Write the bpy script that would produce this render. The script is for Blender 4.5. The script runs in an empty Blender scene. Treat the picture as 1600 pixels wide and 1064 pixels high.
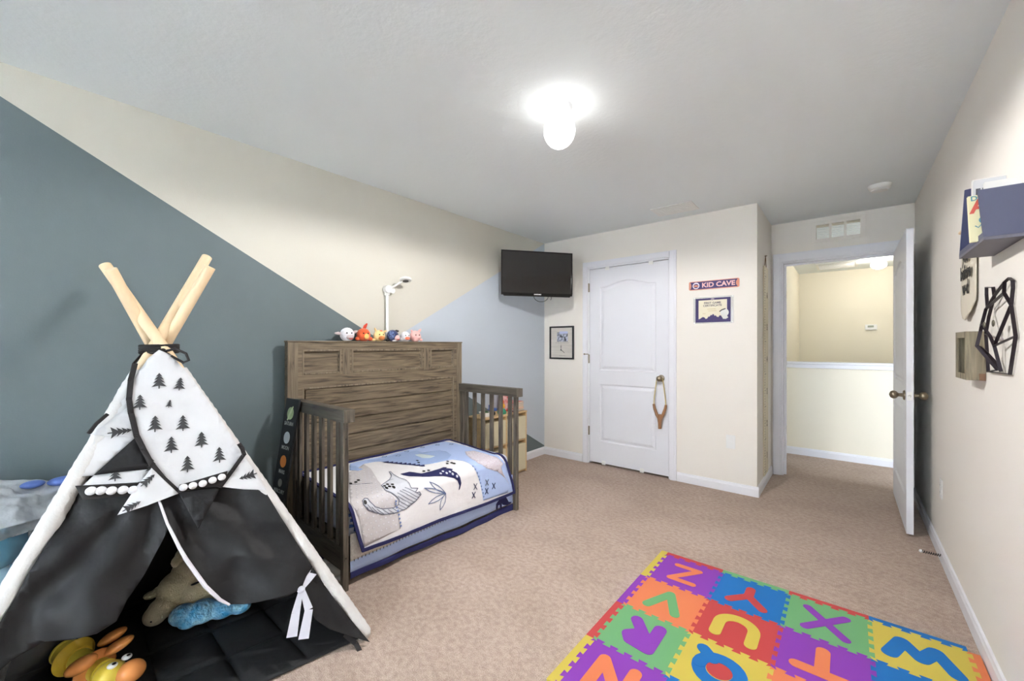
import bpy, bmesh, math, random
from mathutils import Vector, Matrix, noise
from mathutils.geometry import tessellate_polygon
PI = math.pi
SC = bpy.context.scene
COL = SC.collection
random.seed(4)

# ------------------------------------------------------------------ camera, world, lights, exposure
H = 2.44                                   # ceiling height
XL, XR = -2.723, 0.432                     # left and right walls
YB, XC, YD = 3.91, -0.578, 4.728           # closet wall, closet corner, doorway wall
YF = -3.20                                 # wall with the windows, behind the camera
cam = bpy.data.cameras.new('camera'); camo = bpy.data.objects.new('camera', cam); COL.objects.link(camo)
camo.location = (0, 0, 1.262); camo.rotation_euler = (PI/2, 0, 0.6873)
cam.sensor_width = 36; cam.lens = 638.34/1600*36; cam.shift_y = (539.07-532)/1600; cam.clip_start = 0.02
SC.camera = camo
w = bpy.data.worlds.new('world'); SC.world = w; w.use_nodes = True
w.node_tree.nodes['Background'].inputs[0].default_value = (0.75, 0.86, 1.0, 1)
w.node_tree.nodes['Background'].inputs[1].default_value = 1.0
SC.view_settings.view_transform = 'Standard'; SC.view_settings.look = 'None'
SC.view_settings.gamma = 1; SC.view_settings.use_curve_mapping = False
SC.view_settings.exposure = 2.5
def area(name, loc, rot, sx, sy, power, color):
    l = bpy.data.lights.new(name, 'AREA'); l.shape = 'RECTANGLE'; l.size = sx; l.size_y = sy
    l.energy = power; l.color = color; l.spread = math.radians(125)
    o = bpy.data.objects.new(name, l); o.location = loc; o.rotation_euler = rot; COL.objects.link(o); return o
# daylight through the two windows behind the camera
area('window_daylight', (-1.95, YF+0.03, 1.45), (-PI/2, 0, 0), 1.1, 1.3, 18, (0.82, 0.91, 1.0))
area('window_daylight', (-0.45, YF+0.03, 1.45), (-PI/2, 0, 0), 1.1, 1.3, 165, (0.80, 0.91, 1.0))

# ------------------------------------------------------------------ helpers
def lin(c):
    return c/12.92 if c <= 0.04045 else ((c+0.055)/1.055)**2.4
def rgb(r, g, b):
    return (lin(r/255), lin(g/255), lin(b/255), 1)
MATS = {}
def mat(name, col, rough=0.6, metal=0.0, bump=0.0, bscale=200.0, var=0.0, vscale=8.0, emit=0.0, sheen=0.0, stretch=None, trans=0.0, alpha=1.0, col2=None, spec=None, bdist=0.01, detail=4.0):
    if name in MATS: return MATS[name]
    m = bpy.data.materials.new(name); m.use_nodes = True; nt = m.node_tree; N = nt.nodes; L = nt.links
    b = N['Principled BSDF']
    b.inputs['Base Color'].default_value = col; b.inputs['Roughness'].default_value = rough; b.inputs['Metallic'].default_value = metal
    if spec is not None: b.inputs['Specular IOR Level'].default_value = spec
    if sheen: b.inputs['Sheen Weight'].default_value = sheen
    if trans: b.inputs['Transmission Weight'].default_value = trans
    if alpha < 1: b.inputs['Alpha'].default_value = alpha
    if emit:
        b.inputs['Emission Color'].default_value = col; b.inputs['Emission Strength'].default_value = emit
    tc = N.new('ShaderNodeTexCoord'); mp = N.new('ShaderNodeMapping'); L.new(tc.outputs['Object'], mp.inputs[0])
    if stretch: mp.inputs['Scale'].default_value = stretch
    if var or col2:
        n = N.new('ShaderNodeTexNoise'); n.inputs['Scale'].default_value = vscale; n.inputs['Detail'].default_value = detail
        L.new(mp.outputs[0], n.inputs['Vector'])
        r = N.new('ShaderNodeValToRGB'); L.new(n.outputs['Fac'], r.inputs[0])
        c2 = col2 or tuple(min(1, c*(1+var)) for c in col[:3])+(1,)
        c1 = tuple(c*(1-var) for c in col[:3])+(1,) if var else col
        r.color_ramp.elements[0].position = 0.35; r.color_ramp.elements[1].position = 0.65
        r.color_ramp.elements[0].color = c1; r.color_ramp.elements[1].color = c2
        L.new(r.outputs[0], b.inputs['Base Color'])
    if bump:
        n2 = N.new('ShaderNodeTexNoise'); n2.inputs['Scale'].default_value = bscale; n2.inputs['Detail'].default_value = 3
        L.new(mp.outputs[0], n2.inputs['Vector'])
        bp = N.new('ShaderNodeBump'); bp.inputs['Strength'].default_value = bump; bp.inputs['Distance'].default_value = bdist
        L.new(n2.outputs['Fac'], bp.inputs['Height']); L.new(bp.outputs[0], b.inputs['Normal'])
    MATS[name] = m; return m

class MB:
    """collects shapes into one mesh"""
    def __init__(s, M=None): s.v = []; s.f = []; s.mi = []; s.M = M; s.cur = 0
    def add(s, vs, fs, M=None):
        k = len(s.v)
        for p in vs:
            p = Vector(p)
            if M is not None: p = M @ p
            if s.M is not None: p = s.M @ p
            s.v.append(p)
        for f in fs: s.f.append([k+i for i in f]); s.mi.append(s.cur)
        return s
    def box(s, x0, x1, y0, y1, z0, z1, M=None):
        vs = [(x, y, z) for z in (z0, z1) for y in (y0, y1) for x in (x0, x1)]
        return s.add(vs, [(0,2,3,1),(4,5,7,6),(0,1,5,4),(2,6,7,3),(0,4,6,2),(1,3,7,5)], M)
    def prism(s, poly, fn, d0, d1):
        """poly in 2D, fn(a,b,d) -> 3D"""
        n = len(poly); vs = [fn(a, b, d0) for a, b in poly]+[fn(a, b, d1) for a, b in poly]
        tri = tessellate_polygon([[Vector((a, b, 0)) for a, b in poly]])
        fs = [tuple(reversed(t)) for t in tri]+[tuple(i+n for i in t) for t in tri]
        fs += [(i, (i+1) % n, (i+1) % n+n, i+n) for i in range(n)]
        return s.add(vs, fs)
    def tube(s, pts, r, seg=12, cap=True, flat=1.0, up=None, closed=False):
        pts = [Vector(p) for p in pts]; n = len(pts); rs = r if isinstance(r, (list, tuple)) else [r]*n
        vs = []; prev = None
        for i, p in enumerate(pts):
            if closed: d = pts[(i+1) % n]-pts[i-1]
            else: d = pts[min(i+1, n-1)]-pts[max(i-1, 0)]
            d.normalize()
            if up is not None: u = Vector(up)
            elif prev is not None: u = prev
            else: u = Vector((0, 0, 1)) if abs(d.z) < 0.9 else Vector((1, 0, 0))
            a = d.cross(u); a.normalize(); b = a.cross(d); b.normalize(); prev = b
            for k in range(seg):
                t = 2*PI*k/seg; vs.append(p+a*(math.cos(t)*rs[i])+b*(math.sin(t)*rs[i]*flat))
        fs = []
        for i in range(n if closed else n-1):
            j = (i+1) % n
            for k in range(seg):
                k2 = (k+1) % seg; fs.append((i*seg+k, i*seg+k2, j*seg+k2, j*seg+k))
        if cap and not closed: fs += [tuple(range(seg-1, -1, -1)), tuple((n-1)*seg+k for k in range(seg))]
        return s.add(vs, fs)
    def lathe(s, prof, M=None, seg=24):
        """prof [(r,z)] about z"""
        vs = []; fs = []
        for r, z in prof:
            for k in range(seg): t = 2*PI*k/seg; vs.append((r*math.cos(t), r*math.sin(t), z))
        for i in range(len(prof)-1):
            for k in range(seg): k2 = (k+1) % seg; fs.append((i*seg+k, i*seg+k2, (i+1)*seg+k2, (i+1)*seg+k))
        fs += [tuple(range(seg-1, -1, -1)), tuple((len(prof)-1)*seg+k for k in range(seg))]
        return s.add(vs, fs, M)
    def ball(s, c, r, sc=(1, 1, 1), R=None, seg=20, rings=12):
        M = Matrix.Translation(Vector(c)) @ (R.to_4x4() if R is not None else Matrix.Identity(4)) @ Matrix.Diagonal((r*sc[0], r*sc[1], r*sc[2], 1))
        prof = [(max(1e-4, math.sin(PI*i/rings)), -math.cos(PI*i/rings)) for i in range(rings+1)]
        return s.lathe(prof, M, seg)
    def grid(s, fn, nu, nv):
        vs = [fn(i/nu, j/nv) for j in range(nv+1) for i in range(nu+1)]
        return s.add(vs, [(j*(nu+1)+i, j*(nu+1)+i+1, (j+1)*(nu+1)+i+1, (j+1)*(nu+1)+i) for j in range(nv) for i in range(nu)])
    def sheet(s, poly, fn, step):
        """2D outline cut to a fine grid and laid on the surface fn(a,b)"""
        bm = bmesh.new(); vs = [bm.verts.new((a, b, 0)) for a, b in poly]
        for t in tessellate_polygon([[Vector((a, b, 0)) for a, b in poly]]):
            try: bm.faces.new([vs[i] for i in t])
            except ValueError: pass
        if step:
            xs = [p[0] for p in poly]; ys = [p[1] for p in poly]
            for lo, hi, ax in ((min(xs), max(xs), 0), (min(ys), max(ys), 1)):
                k = math.ceil(lo/step)
                while k*step < hi:
                    co = [0, 0, 0]; no = [0, 0, 0]; co[ax] = k*step; no[ax] = 1
                    bmesh.ops.bisect_plane(bm, geom=bm.verts[:]+bm.edges[:]+bm.faces[:], plane_co=co, plane_no=no); k += 1
        bm.verts.ensure_lookup_table(); bm.verts.index_update()
        out = [fn(v.co.x, v.co.y) for v in bm.verts]
        fs = []
        for f in bm.faces:
            ids = [v.index for v in f.verts]
            if f.normal.z < 0: ids.reverse()
            fs.append(ids)
        bm.free(); return s.add(out, fs)

WM = {}
def link(o, parent=None):
    COL.objects.link(o)
    if parent is not None:
        o.parent = parent; o.matrix_parent_inverse = WM.get(parent.name, Matrix.Identity(4)).inverted()
    return o
def obj(name, mb, m, parent=None, smooth=35, bevel=0.0, solid=0.0, sub=0, bseg=2, offset=-1.0):
    me = bpy.data.meshes.new(name); me.from_pydata([tuple(v) for v in mb.v], [], mb.f)
    me.validate()
    for x in (m if isinstance(m, (list, tuple)) else [m]): me.materials.append(x)
    if isinstance(m, (list, tuple)) and len(me.polygons) == len(mb.mi):
        me.polygons.foreach_set('material_index', mb.mi)
    if smooth:
        me.polygons.foreach_set('use_smooth', [True]*len(me.polygons)); me.set_sharp_from_angle(angle=math.radians(smooth))
    me.update()
    bm = bmesh.new(); bm.from_mesh(me)
    if not solid: bmesh.ops.recalc_face_normals(bm, faces=bm.faces)
    bm.to_mesh(me); bm.free()
    o = bpy.data.objects.new(name, me); link(o, parent)
    if solid:
        q = o.modifiers.new('thickness', 'SOLIDIFY'); q.thickness = solid; q.offset = offset
    if bevel:
        q = o.modifiers.new('bevel', 'BEVEL'); q.width = bevel; q.segments = bseg; q.limit_method = 'ANGLE'; q.angle_limit = math.radians(40)
    if sub:
        q = o.modifiers.new('subd', 'SUBSURF'); q.levels = sub; q.render_levels = sub
    return o
def tag(o, label=None, cat=None, group=None, kind=None):
    if label: o['label'] = label
    if cat: o['category'] = cat
    if group: o['group'] = group
    if kind: o['kind'] = kind
    return o
def thing(name, label, cat, loc=(0, 0, 0), group=None, rz=0.0):
    o = bpy.data.objects.new(name, None); o.location = loc; o.rotation_euler = (0, 0, rz); o.empty_display_size = 0.05
    COL.objects.link(o); WM[o.name] = Matrix.Translation(Vector(loc)) @ Matrix.Rotation(rz, 4, 'Z')
    return tag(o, label, cat, group)
def struct(name, mb, m, parent=None, **k):
    o = obj(name, mb, m, parent, **k); o['kind'] = 'structure'; return o
def clone(root, delta, label=None, rz=0.0):
    """copy of a thing with copies of its parts and sub-parts"""
    def cp(o, par):
        c = o.copy(); COL.objects.link(c)
        if par is not None: c.parent = par
        for ch in [x for x in SC.objects if x.parent == o]: cp(ch, c)
        return c
    c = cp(root, None); c.location = Vector(root.location)+Vector(delta); c.rotation_euler.z += rz
    if label: c['label'] = label
    return c
def text(name, body, size, M, m, parent, depth=0.001, bold=0.0, align='CENTER', sx=1.0):
    cu = bpy.data.curves.new('lettering', 'FONT'); cu.body = body; cu.size = size; cu.extrude = depth; cu.offset = bold
    cu.align_x = align; cu.align_y = 'CENTER'; cu.resolution_u = 3
    t = bpy.data.objects.new('lettering', cu); me = bpy.data.meshes.new_from_object(t); bpy.data.objects.remove(t)
    me.transform(M @ Matrix.Diagonal((sx, 1, 1, 1))); me.name = name; me.materials.clear(); me.materials.append(m)
    o = bpy.data.objects.new(name, me); link(o, parent); return o
def frame_M(org, ax, ay):
    """matrix with local x along ax, y along ay, z = cross"""
    ax = Vector(ax).normalized(); ay = Vector(ay).normalized(); az = ax.cross(ay)
    M = Matrix((ax, ay, az)).transposed().to_4x4(); M.translation = Vector(org); return M
def rect(a0, a1, b0, b1): return [(a0, b0), (a1, b0), (a1, b1), (a0, b1)]
def arch(a0, a1, b0, b1, rise, n=14):
    """rectangle whose top edge bows up in the middle"""
    top = [(a1+(a0-a1)*i/n, b1+rise*0.5*(1-math.cos(2*PI*i/n))) for i in range(n+1)]
    return [(a0, b0), (a1, b0)]+top
def inset(poly, d):
    n = len(poly); out = []
    for i in range(n):
        p0, p1, p2 = Vector(poly[i-1]), Vector(poly[i]), Vector(poly[(i+1) % n])
        e1 = (p1-p0).normalized(); e2 = (p2-p1).normalized()
        n1 = Vector((-e1.y, e1.x)); n2 = Vector((-e2.y, e2.x)); k = n1+n2
        k = k/max(0.3, k.length_squared)*2
        out.append((p1.x+k.x*d, p1.y+k.y*d))
    return out
def panelled(mb, outer, panels, prof, fn, cap=True):
    """flat face with moulded recesses; prof [(inset, depth)], fn(a,b,depth)"""
    loops = [outer]+panels; pts = [p for l in loops for p in l]
    tri = tessellate_polygon([[Vector((a, b, 0)) for a, b in l] for l in loops])
    mb.add([fn(a, b, 0) for a, b in pts], tri)
    for l in panels:
        prev, pd = l, 0.0
        for ins, dep in prof:
            cur = inset(l, ins); n = len(l)
            mb.add([fn(a, b, pd) for a, b in prev]+[fn(a, b, dep) for a, b in cur], [(i, (i+1) % n, (i+1) % n+n, i+n) for i in range(n)])
            prev, pd = cur, dep
        if cap: mb.add([fn(a, b, pd) for a, b in prev], tessellate_polygon([[Vector((a, b, 0)) for a, b in prev]]))
    return mb
def wall_with_holes(outer, holes, fn, t):
    """wall slab of thickness t with openings, including their reveals"""
    mb = MB()
    for d in (0, t):
        loops = [outer]+holes; pts = [p for l in loops for p in l]
        mb.add([fn(a, b, d) for a, b in pts], tessellate_polygon([[Vector((a, b, 0)) for a, b in l] for l in loops]))
    for l in [outer]+holes:
        n = len(l); mb.add([fn(a, b, 0) for a, b in l]+[fn(a, b, t) for a, b in l], [(i, (i+1) % n, (i+1) % n+n, i+n) for i in range(n)])
    return mb

# ------------------------------------------------------------------ materials
wall_cream = mat('cream_wall_paint', rgb(236, 231, 222), 0.75, bump=0.12, bscale=160, bdist=0.004)
hall_cream = mat('hall_wall_paint', rgb(236, 229, 210), 0.75, bump=0.1, bscale=160, bdist=0.004)
ceil_m = mat('ceiling_paint', rgb(232, 238, 239), 0.85, bump=0.30, bscale=42, bdist=0.006)
dark_teal = mat('slate_wall_paint', rgb(100, 112, 114), 0.7, bump=0.1, bscale=160, bdist=0.004)
pale_blue = mat('pale_blue_wall_paint', rgb(192, 201, 210), 0.7, bump=0.1, bscale=160, bdist=0.004)
beige_p = mat('beige_wall_paint', rgb(205, 202, 190), 0.7, bump=0.1, bscale=160, bdist=0.004)
white_gloss = mat('white_trim_paint', rgb(232, 232, 236), 0.4)
door_white = mat('white_door_paint', rgb(226, 227, 232), 0.45)
black_pl = mat('black_plastic', rgb(14, 14, 16), 0.35)
nickel = mat('brushed_nickel', rgb(150, 138, 120), 0.28, metal=1.0)
white_pl = mat('white_plastic', rgb(235, 235, 232), 0.45)
def carpet_material():
    m = bpy.data.materials.new('beige_carpet'); m.use_nodes = True; nt = m.node_tree; N = nt.nodes; L = nt.links; b = N['Principled BSDF']
    b.inputs['Roughness'].default_value = 1.0; b.inputs['Specular IOR Level'].default_value = 0.1
    tc = N.new('ShaderNodeTexCoord')
    def nz(scale, det, st=(1, 1, 1), rot=0):
        mp = N.new('ShaderNodeMapping'); mp.inputs['Scale'].default_value = st; mp.inputs['Rotation'].default_value = (0, 0, rot)
        n = N.new('ShaderNodeTexNoise'); n.inputs['Scale'].default_value = scale; n.inputs['Detail'].default_value = det
        L.new(tc.outputs['Object'], mp.inputs[0]); L.new(mp.outputs[0], n.inputs['Vector']); return n
    fine = nz(260, 3); mid = nz(38, 8, (1, 1.25, 1), 0.5); big = nz(2.2, 5, (1, 1.5, 1), 0.9)
    def ramp(n, a, b_, p0, p1):
        r = N.new('ShaderNodeValToRGB'); r.color_ramp.elements[0].position = p0; r.color_ramp.elements[1].position = p1
        r.color_ramp.elements[0].color = a; r.color_ramp.elements[1].color = b_; L.new(n.outputs['Fac'], r.inputs[0]); return r
    r1 = ramp(mid, rgb(184, 163, 149), rgb(202, 183, 169), 0.36, 0.62)
    r2 = ramp(big, (0.90, 0.89, 0.88, 1), (1, 1, 1, 1), 0.38, 0.6)
    r3 = ramp(fine, (0.66, 0.65, 0.64, 1), (1.12, 1.12, 1.12, 1), 0.3, 0.62)
    def mul(a, c):
        x = N.new('ShaderNodeMix'); x.data_type = 'RGBA'; x.blend_type = 'MULTIPLY'; x.inputs[0].default_value = 1
        L.new(a, x.inputs[6]); L.new(c, x.inputs[7]); return x.outputs[2]
    L.new(mul(mul(r1.outputs[0], r2.outputs[0]), r3.outputs[0]), b.inputs['Base Color'])
    bp = N.new('ShaderNodeBump'); bp.inputs['Strength'].default_value = 0.6; bp.inputs['Distance'].default_value = 0.01
    L.new(fine.outputs['Fac'], bp.inputs['Height']); L.new(bp.outputs[0], b.inputs['Normal'])
    return m
carpet = carpet_material()

# ------------------------------------------------------------------ room shell
T = 0.11
YH = 8.3                                     # far wall of the stairwell
struct('floor', MB().box(XL-T, 1.4, YF-T, 5.86, -0.05, 0), carpet, smooth=0)
struct('ceiling', MB().box(XL-T, 1.4, YF-T, YH+0.1, H, H+0.06), ceil_m, smooth=0)
def fx(x, s=1): return lambda a, b, d: (x+d*s, a, b)       # a=y, b=z
def fy(y, s=1): return lambda a, b, d: (a, y+d*s, b)       # a=x, b=z
k1 = lambda y: 2.276-0.5575*y
V = (1.80, k1(1.80)); y_top = (2.276-H)/0.5575; zc = k1(YB)
wl = MB()
wl.cur = 0; wl.add([(XL, a, b) for a, b in [(YF, 0), (YB, 0), (YB, zc), V, (y_top, H), (YF, H)]], [(0, 1, 2, 3), (0, 3, 4, 5)])
wl.cur = 1; wl.add([(XL, a, b) for a, b in [V, (YB, zc), (YB, H)]], [(0, 1, 2)])
wl.cur = 2; wl.add([(XL, a, b) for a, b in [(y_top, H), V, (YB, H)]], [(0, 1, 2)])
wl.cur = 0; wl.box(XL-T, XL-0.002, YF, YB, 0, H)
struct('wall_left', wl, [dark_teal, pale_blue, beige_p], smooth=0)
CX0, CX1, CZ = -2.150, -1.290, 2.085         # closet opening
struct('wall_back', wall_with_holes([(XL-T, 0), (CX0, 0), (CX0, CZ), (CX1, CZ), (CX1, 0), (XC, 0), (XC, H), (XL-T, H)], [], fy(YB), T), wall_cream, smooth=0)
struct('wall_closet_back', MB().box(XL-T, XC-T, 4.62, 4.66, 0, H).box(XL-T, XL, YB+T, 4.62, 0, H), wall_cream, smooth=0)
struct('wall_closet_side', MB().box(XC-T, XC, YB+T, YD, 0, H), wall_cream, smooth=0)
DX0, DX1, DZ = -0.490, 0.335, 2.06           # doorway opening
TG = rect(-0.225, 0.090, 2.240, 2.372)       # transfer grille opening above it
struct('wall_doorway', wall_with_holes([(XC-T, 0), (DX0, 0), (DX0, DZ), (DX1, DZ), (DX1, 0), (XR+T, 0), (XR+T, H), (XC-T, H)], [TG], fy(YD), T), wall_cream, smooth=0)
struct('wall_right', MB().box(XR, XR+T, YF, YD, 0, H), wall_cream, smooth=0)
W1 = rect(-2.5, -1.4, 0.8, 2.1); W2 = rect(-1.0, 0.1, 0.8, 2.1)
struct('wall_front', wall_with_holes(rect(XL-T, XR+T, 0, H), [W1, W2], fy(YF, -1), T), wall_cream, smooth=0)
for i, (a0, a1) in enumerate(((-2.5, -1.4), (-1.0, 0.1))):
    f = MB()
    for x0, x1, z0, z1 in ((a0, a0+.04, .8, 2.1), (a1-.04, a1, .8, 2.1), (a0+.04, a1-.04, .8, .84), (a0+.04, a1-.04, 2.06, 2.1), (a0+.04, a1-.04, 1.43, 1.47)):
        f.box(x0, x1, YF-0.07, YF-0.03, z0, z1)
    struct('window_%d' % (i+1), f, white_gloss, smooth=0)
# landing, half wall and stairwell beyond the doorway
struct('wall_hall_left', MB().box(XC-T, -0.552, YD+T, 5.74, 0, H), hall_cream, smooth=0)
struct('wall_stair_left', MB().box(-0.72, -0.622, 5.74, YH, -1.2, H), hall_cream, smooth=0)
struct('wall_hall_back', MB().box(-0.72, 1.4, YH, YH+0.1, -1.2, H), hall_cream, smooth=0)
struct('wall_hall_right', MB().box(1.3, 1.4, YD+T, YH, -1.2, H), hall_cream, smooth=0)
struct('wall_hall_low', MB().box(-0.622, 1.3, 5.74, 5.86, -1.2, 1.03), hall_cream, smooth=0)
struct('trim_half_wall_cap', MB().box(-0.62, 1.3, 5.715, 5.885, 1.045, 1.07).box(-0.62, 1.3, 5.722, 5.74, 1.0, 1.045), white_gloss, bevel=0.005)
struct('floor_stairs', MB().box(-0.7, 1.3, 5.86, YH, -1.25, -1.2), carpet, smooth=0)

# baseboards with a small moulded top
def baseboard(name, p0, p1, nrm):
    d = Vector((p1[0]-p0[0], p1[1]-p0[1], 0)); n = Vector((nrm[0], nrm[1], 0))
    prof = [(0, 0), (0.013, 0), (0.013, 0.062), (0.009, 0.07), (0.008, 0.078), (0.003, 0.083), (0, 0.084)]
    fn = lambda a, b, t: Vector((p0[0], p0[1], 0))+n*a+Vector((0, 0, b))+d*t
    return struct(name, MB().prism(prof, fn, 0, 1), white_gloss, smooth=20)
baseboard('baseboard_left', (XL, YF), (XL, YB), (1, 0))
baseboard('baseboard_back', (XL+.013, YB), (CX0-0.066, YB), (0, -1))
baseboard('baseboard_closet', (CX1+0.066, YB), (XC+0.013, YB), (0, -1))
baseboard('baseboard_closet_side', (XC, YB), (XC, YD-0.018), (1, 0))
baseboard('baseboard_right', (XR, YF), (XR, YD), (-1, 0))
baseboard('baseboard_hall', (-0.552, 5.74), (1.3, 5.74), (0, -1))
# door casings
def casing(name, x0, x1, z, y, wl_, wr_, wt_, jy):
    mb = MB()
    def leg(xa, xb, za, zb, flip):
        mb.box(xa, xb, y-0.012, y, za, zb)
        if flip == 'v':
            m_ = (xa+xb)/2; mb.box(min(xa, m_)+0.006, max(xb, m_)-0.014, y-0.019, y-0.012, za, zb)
    leg(x0-wl_, x0, 0, z+wt_, 'v'); leg(x1, x1+wr_, 0, z+wt_, 'v')
    mb.box(x0, x1, y-0.012, y, z, z+wt_); mb.box(x0, x1, y-0.019, y-0.012, z+0.008, z+wt_-0.008)
    # jamb lining
    mb.box(x0-0.001, x0+0.012, y, jy, 0, z).box(x1-0.012, x1+0.001, y, jy, 0, z).box(x0+.012, x1-.012, y, jy, z-0.012, z+.001)
    return struct(name, mb, white_gloss, smooth=0, bevel=0.002)
casing('trim_1', CX0, CX1, CZ, YB, 0.062, 0.062, 0.062, YB+T)
casing('trim_2', DX0, DX1, DZ, YD, 0.075, 0.085, 0.085, YD+T)
struct('trim_3', MB().box(DX0+0.012, DX0+0.03, YD+0.05, YD+0.07, 0, DZ-0.012).box(DX1-0.03, DX1-0.012, YD+0.05, YD+0.07, 0, DZ-0.012).box(DX0+.03, DX1-.03, YD+.05, YD+.07, DZ-.03, DZ-.012), white_gloss, smooth=0)

# doors: moulded two-panel slabs
PROF = [(0.008, 0.010), (0.018, 0.011), (0.040, 0.002), (0.046, 0.0)]
def door_slab(w_, h_, t_, M, both=True):
    outer = rect(0, w_, 0, h_); k = 0.118
    panels = [rect(k, w_-k, 0.225, 0.83), arch(k, w_-k, 0.975, h_-0.20, 0.055)]
    mb = MB(M)
    panelled(mb, outer, panels, PROF, lambda a, b, d: (a, d, b))
    if both: panelled(mb, outer, panels, PROF, lambda a, b, d: (a, t_-d, b))
    else: mb.add([(0, t_, 0), (w_, t_, 0), (w_, t_, h_), (0, t_, h_)], [(0, 1, 2, 3)])
    mb.add([(0, 0, 0), (w_, 0, 0), (w_, 0, h_), (0, 0, h_), (0, t_, 0), (w_, t_, 0), (w_, t_, h_), (0, t_, h_)], [(0, 1, 5, 4), (1, 2, 6, 5), (2, 3, 7, 6), (3, 0, 4, 7)])
    return mb
d1 = struct('door_1', door_slab(0.83, 2.045, 0.035, Matrix.Translation((CX0+0.016, YB+0.004, 0.022)), False), door_white, smooth=30)
KNOB = [(0.033, 0), (0.033, 0.004), (0.029, 0.009), (0.013, 0.012), (0.011, 0.028), (0.014, 0.034), (0.024, 0.042), (0.028, 0.052), (0.027, 0.062), (0.02, 0.072), (0.008, 0.077), (0.001, 0.078)]
def knob(parent, org, axis, prof=KNOB):
    M = Matrix.Translation(Vector(org)) @ Vector(axis).to_track_quat('Z', 'Y').to_matrix().to_4x4()
    return obj('door_knob', MB().lathe(prof, M, 28), nickel, parent)
knob(d1, (-1.372, YB+0.004, 0.945), (0, -1, 0))
for z in (1.875, 1.115, 0.35):
    obj('hinge', MB().box(CX0+0.002, CX0+0.016, YB-0.006, YB+0.008, z-0.045, z+0.045).tube([(CX0+0.01, YB-0.008, z-0.047), (CX0+0.01, YB-0.008, z+0.047)], 0.006, 10), nickel, d1)
obj('hinge_stop', MB().tube([(CX0+0.008, YB-0.012, 1.165), (CX0-0.02, YB-0.045, 1.165)], 0.004, 8).ball((CX0-0.022, YB-0.047, 1.165), 0.009), nickel, d1)
for x, z in ((-1.93, 2.062), (-1.47, 2.062)):
    obj('over_door_hook', MB().box(x-0.022, x+0.022, YB-0.001, YB+0.003, z-0.02, z+0.014), white_pl, d1)
for x in (-1.97, -1.56):
    obj('under_door_hook', MB().box(x-0.02, x+0.02, YB-0.001, YB+0.003, 0.008, 0.05), white_pl, d1)

# bedroom door, standing open against the right wall
LW = 0.80; ang = math.radians(-1.2)
Md = Matrix.Translation((0.334, 4.70, 0.018)) @ Matrix.Rotation(-PI/2+math.radians(0.1), 4, 'Z') @ Matrix.Translation((0, -0.035, 0))
# local x runs from the hinge to the free edge, y through the thickness
d2 = struct('door_2', door_slab(0.965, 2.012, 0.035, Md), door_white, smooth=30)
zk = 0.925; yk = 4.70-0.965+0.07
knob(d2, (0.299, yk, zk), (-1, 0, 0)); knob(d2, (0.334, yk, zk), (1, 0, 0))
obj('latch_plate', MB().box(0.304, 0.329, 3.732, 3.7355, zk-0.028, zk+0.028).ball((0.317, 3.733, zk), 0.009, (1, .6, 1)), white_pl, d2)
for z in (1.83, 1.05, 0.25):
    obj('hinge', MB().tube([(0.34, 4.705, z-0.045), (0.34, 4.705, z+0.045)], 0.006, 10), nickel, d2)
# hall door frame seen on the left of the landing
hd = struct('door_3', MB().box(-0.552, -0.535, 5.05, 5.60, 0.01, 2.03), door_white, smooth=0, bevel=0.003)
for z in (1.83, 1.08, 0.30):
    obj('hinge', MB().box(-0.535, -0.531, 5.50, 5.56, z-0.045, z+0.045), nickel, hd)

# transfer grille with louvres over the doorway
gr = thing('transfer_grille', 'white louvred grille set in the wall above the open doorway', 'vent', (-0.07, YD, 2.3))
fm = MB(); G0, G1, GZ0, GZ1 = -0.225, 0.090, 2.240, 2.372
for x0, x1, z0, z1 in ((G0-.035, G0+.002, GZ0-.03, GZ1+.03), (G1-.002, G1+.035, GZ0-.03, GZ1+.03), (G0, G1, GZ0-.03, GZ0+.002), (G0, G1, GZ1-.002, GZ1+.03)):
    fm.box(x0, x1, YD-0.008, YD, z0, z1)
for i in (1, 2):
    x = G0+(G1-G0)*i/3; fm.box(x-0.009, x+0.009, YD-0.006, YD+0.02, GZ0, GZ1)
obj('grille_frame', fm, wall_cream, gr, smooth=0, bevel=0.002)
for i in range(9):
    z = GZ0+0.012+i*0.0135
    obj('louvre', MB().add([(G0, YD+0.004, z), (G1, YD+0.004, z), (G1, YD+0.018, z+0.004), (G0, YD+0.018, z+0.004), (G0, YD+0.004, z+.0015), (G1, YD+0.004, z+.0015), (G1, YD+0.018, z+0.0055), (G0, YD+0.018, z+0.0055)],
        [(0, 1, 2, 3), (7, 6, 5, 4), (0, 4, 5, 1), (2, 6, 7, 3), (1, 5, 6, 2), (0, 3, 7, 4)]), hall_cream, gr, smooth=0)

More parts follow.
